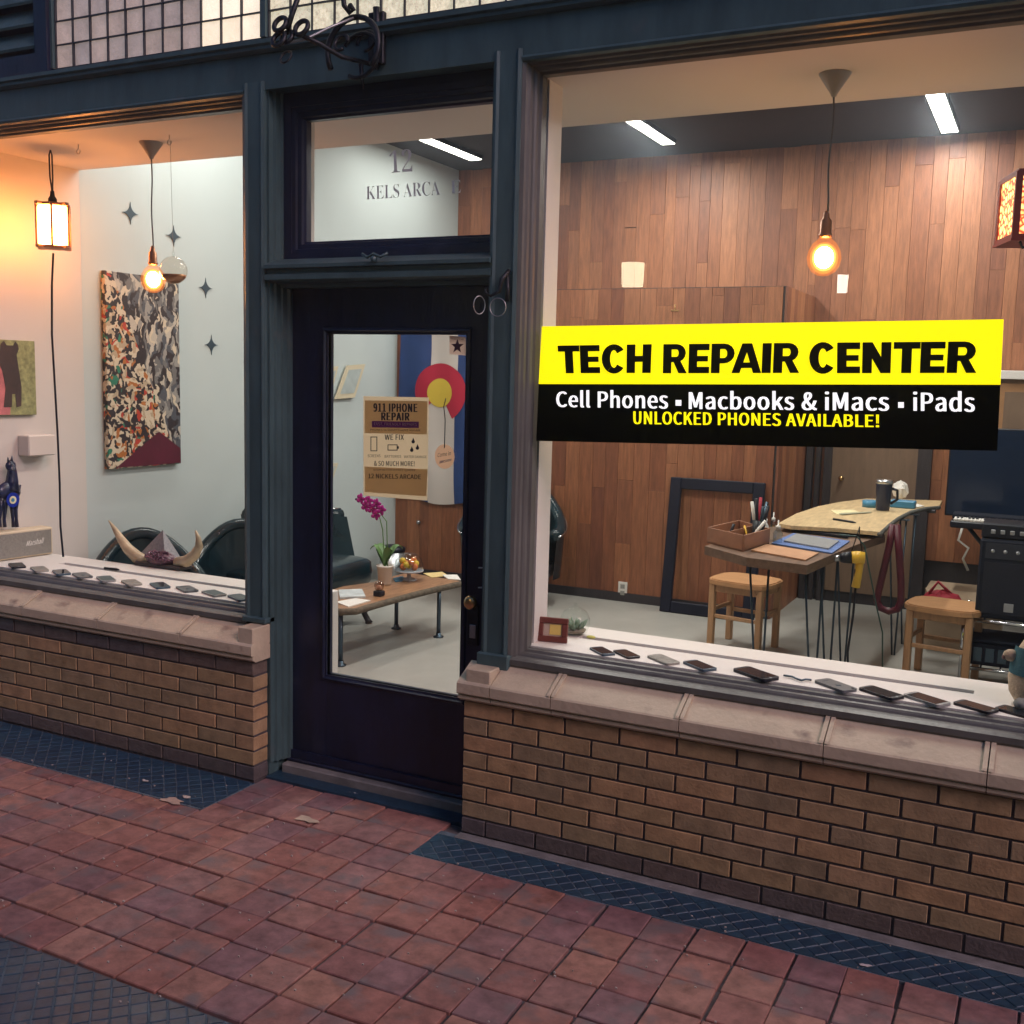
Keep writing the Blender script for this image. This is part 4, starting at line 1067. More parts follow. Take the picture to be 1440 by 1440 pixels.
# ================================================================== coffee table by the door
def coffee_table():
    zt = .405
    t = thing('coffee_table', 'live edge wooden coffee table on black pipe legs behind the door glass', 'table', (-1.7, 1.9, ZF))
    near = [at(u, v, z=zt) for u, v in ((466, 851), (478, 856), (500, 855), (530, 846), (560, 838), (590, 830), (620, 823), (647, 817))]
    w = Vector((-.43, .06, 0)); far = [p + w * (1 + .08 * math.sin(i * 2.1)) for i, p in enumerate(near)]
    top = [Vector((p.x, p.y, zt - .038)) for p in near + far[::-1]]
    MB().prism(top, (0, 0, .038)).build('table_top', SLAB, t)
    b = MB(); b.tube([p + Vector((.004 * math.sin(i * 3), 0, -.021)) for i, p in enumerate(near)], .021, 7); b.build('bark_edge', BARK, t)
    a0, a1 = near[1], near[-1]
    for q, s in ((a0 + (a1 - a0) * .03, .06), (a0 + (a1 - a0) * .83, .05), (a0 + (a1 - a0) * .03, .88), (a0 + (a1 - a0) * .83, .9)):
        p = q + w * s
        l = MB(); l.tube([(p.x, p.y, zt - .04), (p.x, p.y, ZF + .01)], .014, 8); l.lathe([(.034, 0), (.034, .008), (.018, .014), (.018, .03)], (p.x, p.y, ZF), 12); l.build('pipe_leg', BLUESTEEL, t)
    z = zt
    # orchid
    p = at(541, 822, z=z); o = thing('orchid', 'magenta orchid with two leaves in a white pot on the coffee table', 'plant', p)
    MB().lathe([(.036, 0), (.042, .01), (.052, .115), (.057, .118), (.057, .13), (.05, .13), (.046, .11), (0, .105)], p, 20).build('pot', mat('white ceramic', (.66, .60, .55), .35), o)
    for a, ln in ((150, .15), (60, .13), (200, .10), (-20, .08)):
        d = Vector((math.cos(R_(a)), math.sin(R_(a)), 0)); s = Vector((-d.y, d.x, 0))
        def lf(u, v, d=d, s=s, ln=ln): return p + Vector((0, 0, .12)) + d * ln * u + s * (v - .5) * .075 * math.sin(math.pi * min(1, u * .9 + .12)) + Vector((0, 0, .13 * math.sin(u * 2.2) + abs(v - .5) * .02))
        MB().grid(lf, 8, 4).build('leaf', GREEN, o)
    s1 = [p + Vector((0, 0, .12)), p + Vector((-.012, -.0, .26)), p + Vector((-.02, -.0, .36)), p + Vector((-.05, -.0, .46)), p + Vector((-.13, .0, .52)), p + Vector((-.17, 0, .50))]
    s2 = [p + Vector((.02, 0, .12)), p + Vector((.015, -.0, .30)), p + Vector((.01, 0, .42)), p + Vector((-.05, 0, .48))]
    MB().tube(s1, .004, 6).build('stem', GREEN, o); MB().tube(s2, .004, 6).build('stem', GREEN, o)
    for (u, v) in ((508, 701), (519, 704), (530, 708), (524, 716), (537, 717), (529, 724), (515, 712)):
        c = at(u, v, y=p.y - .01 * random.random()); f = MB()
        for k in range(5):
            a = R_(72 * k + random.uniform(-10, 10)); e = c + Vector((math.cos(a) * .019, -.004 - .006 * (k % 2), math.sin(a) * .019))
            f.ball(e, .017, 8, (math.cos(a) ** 2 * .5 + .7, .25, math.sin(a) ** 2 * .5 + .7))
        f = f.build('blossom', MAGENTA, o); MB().ball(c + Vector((0, -.014, 0)), .007, 8).build('blossom_centre', mat('orchid throat', (.16, .0, .06), .5), f)
    c = at(501, 702, y=p.y); MB().ball(c, .009, 8).build('bud', mat('dark bud', (.06, .03, .06), .6), o)
    # glass cloche with fruit coloured sweets
    p = at(575, 816, z=z); o = thing('glass_dome', 'small glass dome over bright yellow and orange flowers on the coffee table', 'glass dome', p)
    MB().lathe([(.05, 0), (.055, .006), (.014, .02), (.012, .045), (.04, .052), (.096, .062), (.10, .072), (0, .068)], p, 24).build('stand', mat('glassy stand', (.45, .45, .5), .15), o)
    MB().lathe([(.095, 0), (.097, .035), (.083, .078), (.05, .105), (.015, .117), (0, .118)], p + Vector((0, 0, .072)), 28).build('dome', CLEAR, o)
    for k in range(9):
        a = R_(40 * k); MB().ball(p + Vector((.045 * math.cos(a), .045 * math.sin(a), .095 + .018 * (k % 3))), .024, 8).build('flower', (mat('flower yellow', (.7, .45, .03), .6) if k % 2 else mat('flower orange', (.6, .14, .02), .6)), o)
    # tip jar bell
    p = at(533, 838, z=z); o = thing('desk_bell', 'small domed object on a black base in front of the orchid pot', 'ornament', p)
    MB().cbox(p.x - .028, p.x + .028, p.y - .028, p.y + .028, z, z + .034, .005).build('base', BLACK, o)
    MB().ball(p + Vector((0, 0, .062)), .032, 16).build('globe', glassmat('rosy glass', (.8, .68, .6), 2), o)
    MB().ball(p + Vector((0, 0, .055)), .018, 10, (1, 1, .8)).build('figure', mat('pinkish figure', (.5, .3, .22), .5), o)
    # papers and magazine
    def sheet(name, pts, zz, m, lab, cat, th=.004):
        q = [at(*a, z=zz) for a in pts]; q = [Vector((a.x, a.y, zz - th)) for a in q]
        return tag(MB().prism(q, (0, 0, th)).build(name, m), lab, cat)
    mag = mat('glossy magazine print', (.55, .60, .62), .3, var=.35, vscale=14)
    o = sheet('magazine', ((476, 829), (509, 828), (514, 838), (478, 840)), z + .012, mag, 'magazine with a pale blue cover on the near end of the coffee table', 'magazine', .011)
    o = sheet('paper_pad', ((472, 846), (500, 841), (521, 844), (490, 853)), z + .006, PAPER, 'white paper pad on the nearest corner of the coffee table', 'paper', .006)
    sheet('leaflet', ((595, 806), (622, 804), (630, 809), (607, 812)), z + .004, mat('yellow leaflet', (.66, .50, .22), .7), 'yellowish leaflet near the far end of the coffee table', 'leaflet', .003)
    sheet('paper_sheet', ((622, 808), (643, 808), (648, 815), (630, 814)), z + .007, PAPER, 'white sheets at the far right end of the coffee table', 'paper', .006)
    sheet('blue_folder', ((553, 813), (566, 810), (571, 815), (556, 817)), z + .009, LBLUE, 'small blue folder between the orchid pot and the glass dome', 'folder', .008)
    # white cabinet corner at the door's left side
    q = at(468, 832, y=.62)
    o = MB().cbox(q.x - .35, q.x, q.y, q.y + .05, ZF, q.z, .004)
    tag(o.build('side_table', WHITE), 'white side cabinet edge just inside the door, cut off by the door stile', 'cabinet')


coffee_table()


def bin_():
    c = Vector((-2.86, 3.72, ZF)); t = thing('pedal_bin', 'small steel pedal bin with a black lid rim against the plank partition', 'bin', c)
    MB().lathe([(.10, .0), (.105, .01), (.105, .27)], c, 24).build('drum', STEEL, t)
    MB().lathe([(.108, .27), (.11, .285), (.108, .30), (.06, .32), (0, .325)], c, 24).build('lid', BLACK, t)
    MB().lathe([(.109, .001), (.112, .0), (.112, .02), (.106, .02)], c, 24).build('foot_ring', BLACK, t)
    h = at(950, 437, y=BY); m = MB(); m.tube([h + Vector((-.03, -.014, 0)), h + Vector((.03, -.014, 0))], .006, 6); m.tube([h + Vector((0, -.002, 0)), h + Vector((0, -.014, 0)), h + Vector((0, -.02, .045))], .006, 6)
    tag(m.build('coat_hook', BRASS), 'small brass coat hook high on the plank partition above the sign', 'hook')
    h = at(590, 734, y=BY); m = MB(); m.ball(h + Vector((0, -.02, 0)), .018, 10); m.lathe([(.02, 0), (.006, .004), (.006, .0)], h, 8)
    tag(m.build('wall_peg', PALEIRON), 'small pale knob on the plank partition just under the flag', 'peg')
    p = at(876, 829, y=BY); o = thing('power_outlet', 'white double power outlet low on the plank partition left of the black frame', 'outlet', p)
    MB().cbox(p.x - .038, p.x + .038, BY - .010, BY - .002, p.z - .062, p.z + .062, .003).build('cover_plate', PAPER, o)
    for dz in (-.026, .026): MB().cbox(p.x - .018, p.x + .018, BY - .013, BY - .0102, p.z + dz - .017, p.z + dz + .017, .002).build('socket', mat('grey socket', (.3, .3, .28), .5), o)


bin_()


def big_frame():
    t = thing('empty_frame', 'large empty black picture frame leaning against the plank partition', 'frame', (-.22, 3.95, ZF))
    z0, z1, x0, x1, wd = .0, 1.02, -.585, .13, .085; lean = math.atan2(.14, 1.0)
    M = Matrix.Translation((0, BY - .175, ZF)) @ Matrix.Rotation(-lean, 4, 'X')
    BF = mat('black frame lacquer', (.008, .010, .022), .5, var=.2, spec=.25)
    MB().cbox(x0, x0 + wd, -.02, .02, z0, z1, .006, M).build('side_rail', BF, t); MB().cbox(x1 - wd, x1, -.02, .02, z0, z1, .006, M).build('side_rail', BF, t)
    MB().cbox(x0 + wd, x1 - wd, -.0195, .0195, z1 - wd, z1, .006, M).build('top_rail', BF, t); MB().cbox(x0 + wd, x1 - wd, -.0195, .0195, z0, z0 + wd, .006, M).build('bottom_rail', BF, t)


big_frame()


# ================================================================== workbench
def stool(loc, rz, label):
    t = thing('wooden_stool', label, 'stool', (0, 0, 0), 'light oak stools')
    s = MB(); pts = []
    for a in range(0, 360, 15):
        c, d = math.cos(R_(a)), math.sin(R_(a)); r = 1 / (abs(c) ** 4 + abs(d) ** 4) ** .25; pts.append(Vector((.215 * r * c, .19 * r * d, .425)))
    s.prism(pts, (0, 0, .028)); s.prism([Vector((p.x * .955, p.y * .955, .453)) for p in pts], (0, 0, .006)); s.build('seat', PINE, t)
    for x in (-.165, .165):
        for y in (-.14, .14): MB().cbox(x - .02, x + .02, y - .02, y + .02, 0, .424, .004, Matrix.Translation((x * .0, 0, 0))).build('leg', PINEL, t)
    for y in (-.14, .14): MB().cbox(-.145, .145, y - .011, y + .011, .375, .42, .003).build('apron', PINEL, t); MB().cbox(-.145, .145, y - .009, y + .009, .20, .225, .003).build('stretcher', PINEL, t)
    for x in (-.165, .165): MB().cbox(x - .011, x + .011, -.12, .12, .375, .42, .003).build('apron', PINEL, t); MB().cbox(x - .009, x + .009, -.12, .12, .24, .265, .003).build('stretcher', PINEL, t)
    t.location = loc; t.rotation_euler = (0, 0, rz); return t


stool((.245, 3.17, ZF), R_(-10), 'light oak stool half under the workbench, in front of the black frame')
stool((1.475, 3.05, ZF), R_(-8), 'light oak stool at the right end of the workbench beside the red bag')


def bench():
    zl, zp = .92, .965
    t = thing('workbench', 'two tier wooden workbench with live edge plank top on thin hairpin legs', 'workbench', (.8, 2.6, ZF))
    low = [at(*q, z=zl) for q in ((991, 768), (1050, 784), (1135, 795), (1175, 778), (1215, 762), (1245, 752), (1180, 735), (1065, 742))]
    MB().prism([Vector((p.x, p.y, zl - .045)) for p in low], (0, 0, .045)).build('lower_top', mat('dark oiled table top', (.15, .09, .06), .45, var=.35, vscale=8, stretch=(5, 1, 5)), t)
    up = [at(*q, z=zp) for q in ((1094, 736), (1112, 739), (1180, 743), (1237, 748), (1250, 736), (1262, 727), (1280, 718), (1300, 713), (1321, 711), (1325, 704), (1270, 702), (1218, 701), (1180, 706), (1150, 712), (1120, 722))]
    MB().prism([Vector((p.x, p.y, zp - .022)) for p in up], (0, 0, .022)).build('plank_top', MAPLE, t)
    e = MB(); e.tube([p + Vector((0, 0, -.014)) for p in up[3:9]], .014, 7); e.build('bark_edge', mat('grey bark', (.10, .10, .09), .9, var=.4, bump=1.), t)
    for a in (up[1], up[3], up[8]):
        p = a.lerp(sum(up, Vector()) / len(up), .12); MB().cbox(p.x - .03, p.x + .03, p.y - .03, p.y + .03, zl - (.0 if a is not up[8] else .0), zp - .022, .003).build('riser_block', DARKWOOD, t)
    def hair(top, feet):
        for f in feet: pass
        b = MB(); a, c = feet; tp = Vector(top)
        b.tube([tp + Vector((-.05, 0, 0)), Vector(a), Vector(c), tp + Vector((.05, 0, 0))], .006, 7); b.build('hairpin_leg', BLUESTEEL, t)
        MB().box(tp.x - .07, tp.x + .07, tp.y - .03, tp.y + .03, tp.z, tp.z + .005).build('mounting_plate', BLUESTEEL, t)
    zb = zl - .05
    for u, v, uu in ((1068, 790, 0), (1145, 785, 0), (1166, 772, 1)):
        p = at(u, v, z=zb); hair((p.x, p.y, zb), ((p.x + .03, p.y - .01, ZF), (p.x + .045, p.y + .0, ZF)))
    for u, v in ((1190, 762), (1262, 745), (1276, 737)):
        p = at(u, v, z=zb); zt_ = zb if u < 1250 else zp - .03
        hair((p.x, p.y, zt_), ((p.x + .02, p.y, ZF), (p.x + .035, p.y, ZF)))
    # things on the bench
    p = [at(*q, z=zl + .001) for q in ((994, 763), (1045, 776), (1082, 765), (1038, 752))]
    o = thing('wooden_tray', 'open divided wooden tray of small tools on the left end of the workbench', 'tray', p[0]); W = mat('reddish cedar', (.30, .14, .08), .5, var=.2)
    z0, z1 = zl + .001, zl + .085
    for i in range(4):
        a, c = p[i], p[(i + 1) % 4]; n = (c - a).normalized().cross(Vector((0, 0, 1))) * .008
        MB().prism([Vector((a.x, a.y, z0)), Vector((c.x, c.y, z0)), Vector((c.x, c.y, z1)), Vector((a.x, a.y, z1))], -n).build('side', W, o)
    MB().prism([Vector((q.x, q.y, z0)) for q in p], (0, 0, .008)).build('base', W, o)
    a, c = (p[0] + p[1]) / 2, (p[2] + p[3]) / 2; n = (c - a).normalized().cross(Vector((0, 0, 1))) * .006
    MB().prism([Vector((a.x, a.y, z0 + .008)), Vector((c.x, c.y, z0 + .008)), Vector((c.x, c.y, z1 - .005)), Vector((a.x, a.y, z1 - .005))], n).build('divider', W, o)
    ctr = sum(p, Vector()) / 4
    def stick(x0, y0, dx, dy, h, m, lab, r=.006, cat='tool', name='hand_tool'):
        b = MB(); b.tube([(x0, y0, z0 + .01), (x0 + dx * .5, y0 + dy * .5, z0 + h * .6), (x0 + dx, y0 + dy, z0 + h)], r, 7); tag(b.build(name, m), lab, cat)
    stick(ctr.x - .06, ctr.y, .02, .02, .10, BLACK, 'small black tool lying in the left half of the wooden tray', .008)
    stick(ctr.x + .06, ctr.y - .03, .07, .05, .13, PAPER, 'white handled brush leaning out of the wooden tray', .009)
    stick(ctr.x + .04, ctr.y + .02, -.03, .03, .09, YELLOW, 'short yellow tool standing in the wooden tray', .006)
    # pen cup and bottles
    q = at(1066, 762, z=zl); o = thing('tool_cup', 'dark cup of pens and screwdrivers behind the wooden tray', 'tool cup', q)
    MB().lathe([(.032, 0), (.034, .005), (.036, .12), (.032, .12), (.03, .01), (0, .01)], q, 16).build('cup', BLACK, o)
    for k in range(7):
        a = R_(51 * k); m_ = (BLACK, BLUESTEEL, RED, BLACK, PAPER, BLACK, BLUESTEEL)[k]
        MB().tube([q + Vector((.01 * math.cos(a), .01 * math.sin(a), .02)), q + Vector((.045 * math.cos(a), .045 * math.sin(a), .20 + .02 * (k % 3)))], .009, 6).build('tool_handle', m_, o)
    for (u, v, h, r, m_, lab) in ((1086, 761, .13, .020, CLEAR, 'clear pump bottle with a white cap beside the wooden tray'), (1093, 765, .10, .026, glassmat('bottle glass', (.75, .82, .85), 2.), 'squat clear bottle in front of the pump bottle'), (1076, 757, .11, .016, PAPER, 'small white bottle between tool cup and pump bottle')):
        q = at(u, v, z=zl); o = thing('bottle', lab, 'bottle', q, 'bottles beside the wooden tray')
        MB().lathe([(0, 0), (r, 0), (r, h * .62), (r * .45, h * .78), (r * .4, h * .85)], q, 14).build('body', m_, o)
        MB().lathe([(r * .5, h * .85), (r * .5, h), (r * .15, h), (r * .15, h + .03), (0, h + .03)], q, 10).build('cap', PAPER, o)
    def slab(name, pts, z, th, m, lab, cat, grp=None):
        return tag(MB().prism([Vector((a.x, a.y, z)) for a in (at(*k, z=z) for k in pts)], (0, 0, th)).build(name, m), lab, cat, grp)
    slab('blue_folder', ((1085, 765), (1170, 779), (1195, 762), (1115, 751)), zl + .002, .006, mat('blue folder', (.10, .18, .42), .5), 'flat blue folder under the silver tablet on the workbench', 'folder')
    slab('tablet', ((1102, 762), (1165, 773), (1180, 762), (1120, 752)), zl + .009, .008, mat('grey tablet back', (.28, .29, .30), .4), 'grey tablet lying on the blue folder', 'tablet')
    slab('laptop', ((1120, 748), (1192, 757), (1200, 749), (1140, 742)), zl + .004, .012, BLACK, 'closed black laptop at the step between the two bench levels', 'laptop')
    slab('wood_board', ((1056, 775), (1133, 789), (1151, 779), (1078, 767)), zl + .002, .007, mat('thin birch board', (.50, .27, .15), .5, var=.15), 'thin reddish wooden board on the near edge of the workbench', 'board')
    slab('paper_sheet', ((1168, 718), (1200, 717), (1212, 722), (1178, 724)), zp + .001, .002, mat('cream note', (.70, .62, .36), .8), 'pale yellow sheet of paper in the middle of the plank top', 'paper')
    slab('steel_rule', ((1180, 722), (1223, 720), (1226, 721), (1182, 724)), zp + .004, .003, mat('dull steel', (.35, .35, .25), .4), 'thin ruler on the pale sheet on the plank top', 'ruler')
    q0, q1 = at(1172, 730, z=zp + .006), at(1204, 735, z=zp + .006); tag(MB().tube([q0, q0.lerp(q1, .85), q1], [.007, .007, .002], 8).build('marker_pen', BLACK), 'black marker pen lying on the pale plank top', 'pen')
    # insulated tumbler on blue tape
    q = at(1241, 718, z=zp + .0); o = thing('insulated_tumbler', 'tall dark insulated tumbler with a clear steel lid on the plank top', 'tumbler', q)
    MB().lathe([(0, 0), (.040, 0), (.044, .01), (.052, .17), (.054, .18)], q, 24).build('body', mat('navy tumbler', (.015, .02, .045), .35), o)
    MB().lathe([(.055, .18), (.056, .195), (.050, .205), (0, .207)], q, 24).build('lid', STEEL, o)
    MB().lathe([(.042, -.0), (.0405, .012), (.0405, .0)], q, 24).build('base_ring', STEEL, o)
    MB().tube([q + Vector((.05, 0, .15)), q + Vector((.085, 0, .14)), q + Vector((.088, 0, .08)), q + Vector((.047, 0, .05))], .009, 8).build('handle', BLACK, o)
    for u, v, lab in ((1224, 713, 'blue tape roll lying left of the tumbler'), (1272, 714, 'bright blue box of wipes right of the tumbler')):
        q = at(u, v, z=zp)
        if u == 1224: tag(MB().lathe([(.03, 0), (.055, 0), (.055, .045), (.03, .045), (.03, 0)], q, 20, cap=False).build('tape_roll', LBLUE), lab, 'tape roll')
        else: tag(MB().cbox(q.x - .09, q.x + .07, q.y - .05, q.y + .05, zp, zp + .05, .006).build('wipes_box', LBLUE), lab, 'box')
    q = at(1265, 704, z=zp); tis = MB(); random.seed(3); tis.ball(q + Vector((.0, 0, .075)), .06, 14, (.9, .8, 1.1), noise=.16); tag(tis.build('crumpled_tissue', PAPER), 'crumpled white tissue behind the tumbler', 'tissue')
    slab('paper_sheet', ((1255, 707), (1290, 709), (1300, 712), (1280, 715)), zp + .002, .003, PAPER, 'white sheet of paper behind the blue box at the far end of the plank', 'paper')
    # heat gun on its hook
    q = at(1206, 784, y=1.95); o = thing('heat_gun', 'yellow and black heat gun hanging from the workbench edge', 'heat gun', q)
    M = Matrix.Translation(q) @ Matrix.Rotation(R_(12), 4, 'Z')
    def X(b): b.v = [M @ v for v in b.v]; return b
    X(MB().tube([(.035, 0, .0), (.0, 0, .0), (-.03, 0, -.001)], [.030, .034, .031], 12)).build('housing', YELLOW, o)
    X(MB().tube([(-.03, 0, -.001), (-.07, 0, -.006), (-.085, 0, -.008)], [.0325, .028, .022], 12)).build('front_collar', BLACK, o)
    X(MB().tube([(-.085, 0, -.008), (-.12, 0, -.013)], [.017, .016], 10)).build('nozzle', STEEL, o)
    X(MB().tube([(.012, 0, -.02), (.010, 0, -.07), (.0, 0, -.155)], [.021, .019, .022], 10)).build('handle', YELLOW, o)
    X(MB().box(-.012, -.006 + .002, -.008, .008, -.10, -.06)).build('trigger', BLACK, o)
    X(MB().tube([(.0, 0, -.155), (-.003, 0, -.30), (-.018, .0, -.5), (.0, 0, -.75), (.03, 0, -.95)], .006, 6)).build('cable', BLACK, o)
    X(MB().tube([(-.03, 0, .033), (.0, -.0, .16), (.0, 0, .12), (.02, 0, .034)], .003, 5)).build('hanging_wire', BLACK, o)
    # red tubing loop
    a = at(1255, 742, y=2.75); b = MB()
    pts = [at(*q, y=2.72) for q in ((1256, 738), (1250, 770), (1243, 800), (1236, 830), (1233, 845), (1238, 855), (1250, 860), (1262, 857), (1267, 845), (1267, 820), (1265, 785), (1261, 738))]
    tag(b.tube(pts, .020, 8).build('tubing_loop', CORDRED), 'loop of thick dark red tubing hanging from the plank edge', 'tubing')
    pts = [at(*q, y=2.2) for q in ((1180, 752), (1205, 754), (1216, 768), (1222, 800), (1232, 850), (1241, 890), (1241, 940))]
    tag(MB().tube(pts, .004, 6).build('charging_cable', mat('dark green cable', (.02, .06, .05), .5)), 'thin dark cable drooping from the bench top to the floor', 'cable')


bench()


# ================================================================== right side gear
def gear():
    # wall television
    a, b = at(1338, 612, y=4.5), at(1335, 725, y=4.5)
    t = thing('television', 'large dark flat screen behind the keyboard, right of the sign', 'television', (2.0, 4.5, a.z))
    x0, x1, z0, z1 = 1.32, 2.55, b.z, a.z + .06
    MB().cbox(x0, x1, 4.5, 4.54, z0, z1, .006).build('casing', BLACK, t)
    MB().box(x0 + .012, x1 - .012, 4.497, 4.4995, z0 + .014, z1 - .012).build('screen', mat('dark screen glass', (.01, .02, .045), .12), t)
    MB().box(1.8, 2.1, 4.54, 5.08, z0 + .2, z0 + .3).build('wall_mount', BLACK, t)
    # cupboard above the television
    t = thing('wall_cupboard', 'brown wall cupboard with a white top shelf above the television', 'cupboard', (2.2, 4.9, 1.5))
    p0, p1 = at(1405, 527, y=4.75), at(1405, 610, y=4.75)
    MB().cbox(1.47, 3.0, 4.70, 5.08, p0.z - .03, p0.z + .03, .003).build('top_shelf', WHITE, t)
    MB().box(1.50, 3.0, 4.76, 5.08, p1.z - .12, p0.z - .031).build('carcass', WOODFLAT, t)
    MB().cbox(1.58, 2.1, 4.742, 4.7595, p1.z - .10, p0.z - .06, .004).build('cupboard_door', mat('orange brown veneer', (.36, .19, .09), .4, var=.2), t)
    MB().box(1.64, 2.04, 4.738, 4.7415, p1.z - .05, p0.z - .12).build('door_panel', WOODFLAT, t)
    # keyboard on a stand
    t = thing('piano_keyboard', 'black electric keyboard with white keys in front of the television', 'keyboard', (1.8, 4.0, .8))
    q = at(1337, 730, y=3.9); z = q.z
    MB().cbox(q.x, q.x + 1.1, 3.85, 4.15, z - .05, z - .004, .008).build('body', BLACK, t)
    for k in range(36):
        x = q.x + .02 + k * .0235
        MB().cbox(x, x + .0215, 3.86, 3.99, z - .0035, z + .010, .002).build('white_key', PAPER, t)
        if k % 7 not in (2, 6): MB().cbox(x + .015, x + .028, 3.91, 3.99, z + .0102, z + .019, .002).build('black_key', BLACK, t)
    MB().cbox(q.x, q.x + 1.1, 3.99, 4.15, z - .003, z + .03, .006).build('control_panel', BLACKM, t)
    s = MB(); s.tube([(q.x + .1, 4., ZF), (q.x + .8, 4., z - .055)], .014, 8); s.tube([(q.x + .8, 4.03, ZF), (q.x + .1, 4.03, z - .055)], .014, 8); s.build('stand', BLUESTEEL, t)
    # amplifier cabinets on a metal rack
    y = 2.95; a = at(1372, 752, y=y); b = at(1370, 868, y=y)
    t = thing('amplifier_stack', 'black amplifier cabinet standing on the chrome rack at the right edge', 'amplifier', (1.95, 3.1, b.z))
    x0 = b.x; MB().cbox(x0, x0 + .62, y, y + .34, b.z, a.z - .02, .012).build('cabinet', BLACKM, t)
    MB().cbox(x0 + .03, x0 + .59, y - .004, y - .0005, b.z + .03, a.z - .15, .002).build('grille_cloth', mat('black grille cloth', (.008, .01, .02), .9, var=.3, vscale=90), t)
    MB().cbox(x0 + .03, x0 + .59, y - .003, y - .0005, a.z - .13, a.z - .04, .001).build('control_panel', mat('amp panel', (.03, .035, .05), .3, .5), t)
    for k in range(8): bb = MB().lathe([(.011, 0), (.010, .012), (0, .012)], (0, 0, 0), 10); bb.v = [Vector((x0 + .07 + k * .065, y - .003 - v.z, a.z - .085)) + Vector((v.x, 0, v.y)) for v in bb.v]; bb.build('knob', PALEIRON, t)
    MB().cbox(x0 + .15, x0 + .20, y - .006, y - .0042, b.z + .05, b.z + .10, .001).build('badge', PALEIRON, t)
    t2 = thing('small_amplifier', 'slim black amplifier head with knobs on top of the amplifier cabinet', 'amplifier', (x0 + .3, y + .1, a.z))
    MB().cbox(x0 + .0, x0 + .6, y + .03, y + .30, a.z - .02 + .002, a.z + .07, .01).build('casing', BLACK, t2)
    for k in range(10): MB().cbox(x0 + .05 + k * .05, x0 + .075 + k * .05, y + .02, y + .0295, a.z + .01, a.z + .035, .003).build('switch', PALEIRON, t2)
    t = thing('chrome_rack', 'chrome wire rack of dark crates under the amplifier cabinet', 'rack', (x0 + .3, y + .15, ZF))
    for zz in (b.z - .012, ZF + .12):
        m = MB()
        for yy in (y - .02, y + .36): m.tube([(x0 - .05, yy, zz), (x0 + .68, yy, zz)], .011, 8)
        for k in range(8): m.tube([(x0 - .05 + k * .104, y - .02, zz), (x0 - .05 + k * .104, y + .36, zz)], .005, 6)
        m.build('shelf', CHROME, t)
    for xx in (x0 - .05, x0 + .68):
        for yy in (y - .02, y + .36): MB().tube([(xx, yy, ZF), (xx, yy, b.z + .03)], .013, 8).build('upright', CHROME, t)
    for k, (c, lab) in enumerate(((BLACKM, 'dark crate of cables on the lower shelf of the chrome rack, nearer the stool'), (mat('teal crate', (.03, .08, .10), .5), 'teal storage crate beside the dark crate on the chrome rack'))):
        m = MB(); xx = x0 - .02 + k * .33
        o = thing('storage_crate', lab, 'crate', (xx, y, ZF + .13), 'crates on the chrome rack')
        MB().cbox(xx, xx + .30, y + .01, y + .32, ZF + .135, ZF + .27, .01).build('bin', c, o)
        MB().cbox(xx - .008, xx + .308, y + .002, y + .328, ZF + .272, ZF + .29, .006).build('rim', c, o)
        for j in range(4): MB().box(xx + .03 + j * .065, xx + .075 + j * .065, y + .003, y + .0095, ZF + .16, ZF + .24).build('grip_slot', BLUESTEEL, o)
    # red bag, cardboard box
    q = at(1325, 846, y=3.55); t = thing('red_bag', 'crumpled red bag with a white label behind the right stool', 'bag', q)
    random.seed(5); m = MB(); m.ball((q.x, q.y, q.z - .02), .15, 16, (.85, .6, .62), noise=.09); m.build('bag_body', RED, t)
    p = at(1322, 850, y=3.42); MB().cbox(p.x - .045, p.x + .04, p.y - .01, p.y, p.z - .025, p.z + .025, .002, ).build('label_patch', PAPER, t)
    MB().tube([q + Vector((-.08, -.02, .05)), q + Vector((-.03, -.03, .13)), q + Vector((.05, -.02, .06))], .010, 6).build('strap', RED, t)
    p = at(1325, 822, y=3.9); t = thing('cardboard_box', 'open tan cardboard box behind the red bag', 'box', p)
    KB = mat('cardboard', (.34, .25, .17), .8, var=.1)
    MB().cbox(p.x - .10, p.x + .38, 3.85, 4.2, ZF, p.z - .03, .004).build('carton', KB, t)
    MB().prism([(p.x - .10, 3.85, p.z - .028), (p.x + .38, 3.85, p.z - .028), (p.x + .36, 3.72, p.z - .08), (p.x - .06, 3.74, p.z - .07)], (0, 0, .004)).build('flap', KB, t)
    # cables on the wall by the keyboard
    m = MB(); q = at(1353, 770, y=4.4); m.tube([q + Vector((.0, 0, .18)), q + Vector((-.03, 0, .05)), q + Vector((.04, 0, 0)), q + Vector((.01, 0, -.08)), q + Vector((.05, 0, -.16))], .009, 7)
    tag(m.build('loose_cable', PAPER), 'loose white cable hanging under the television by the keyboard', 'cable')


gear()


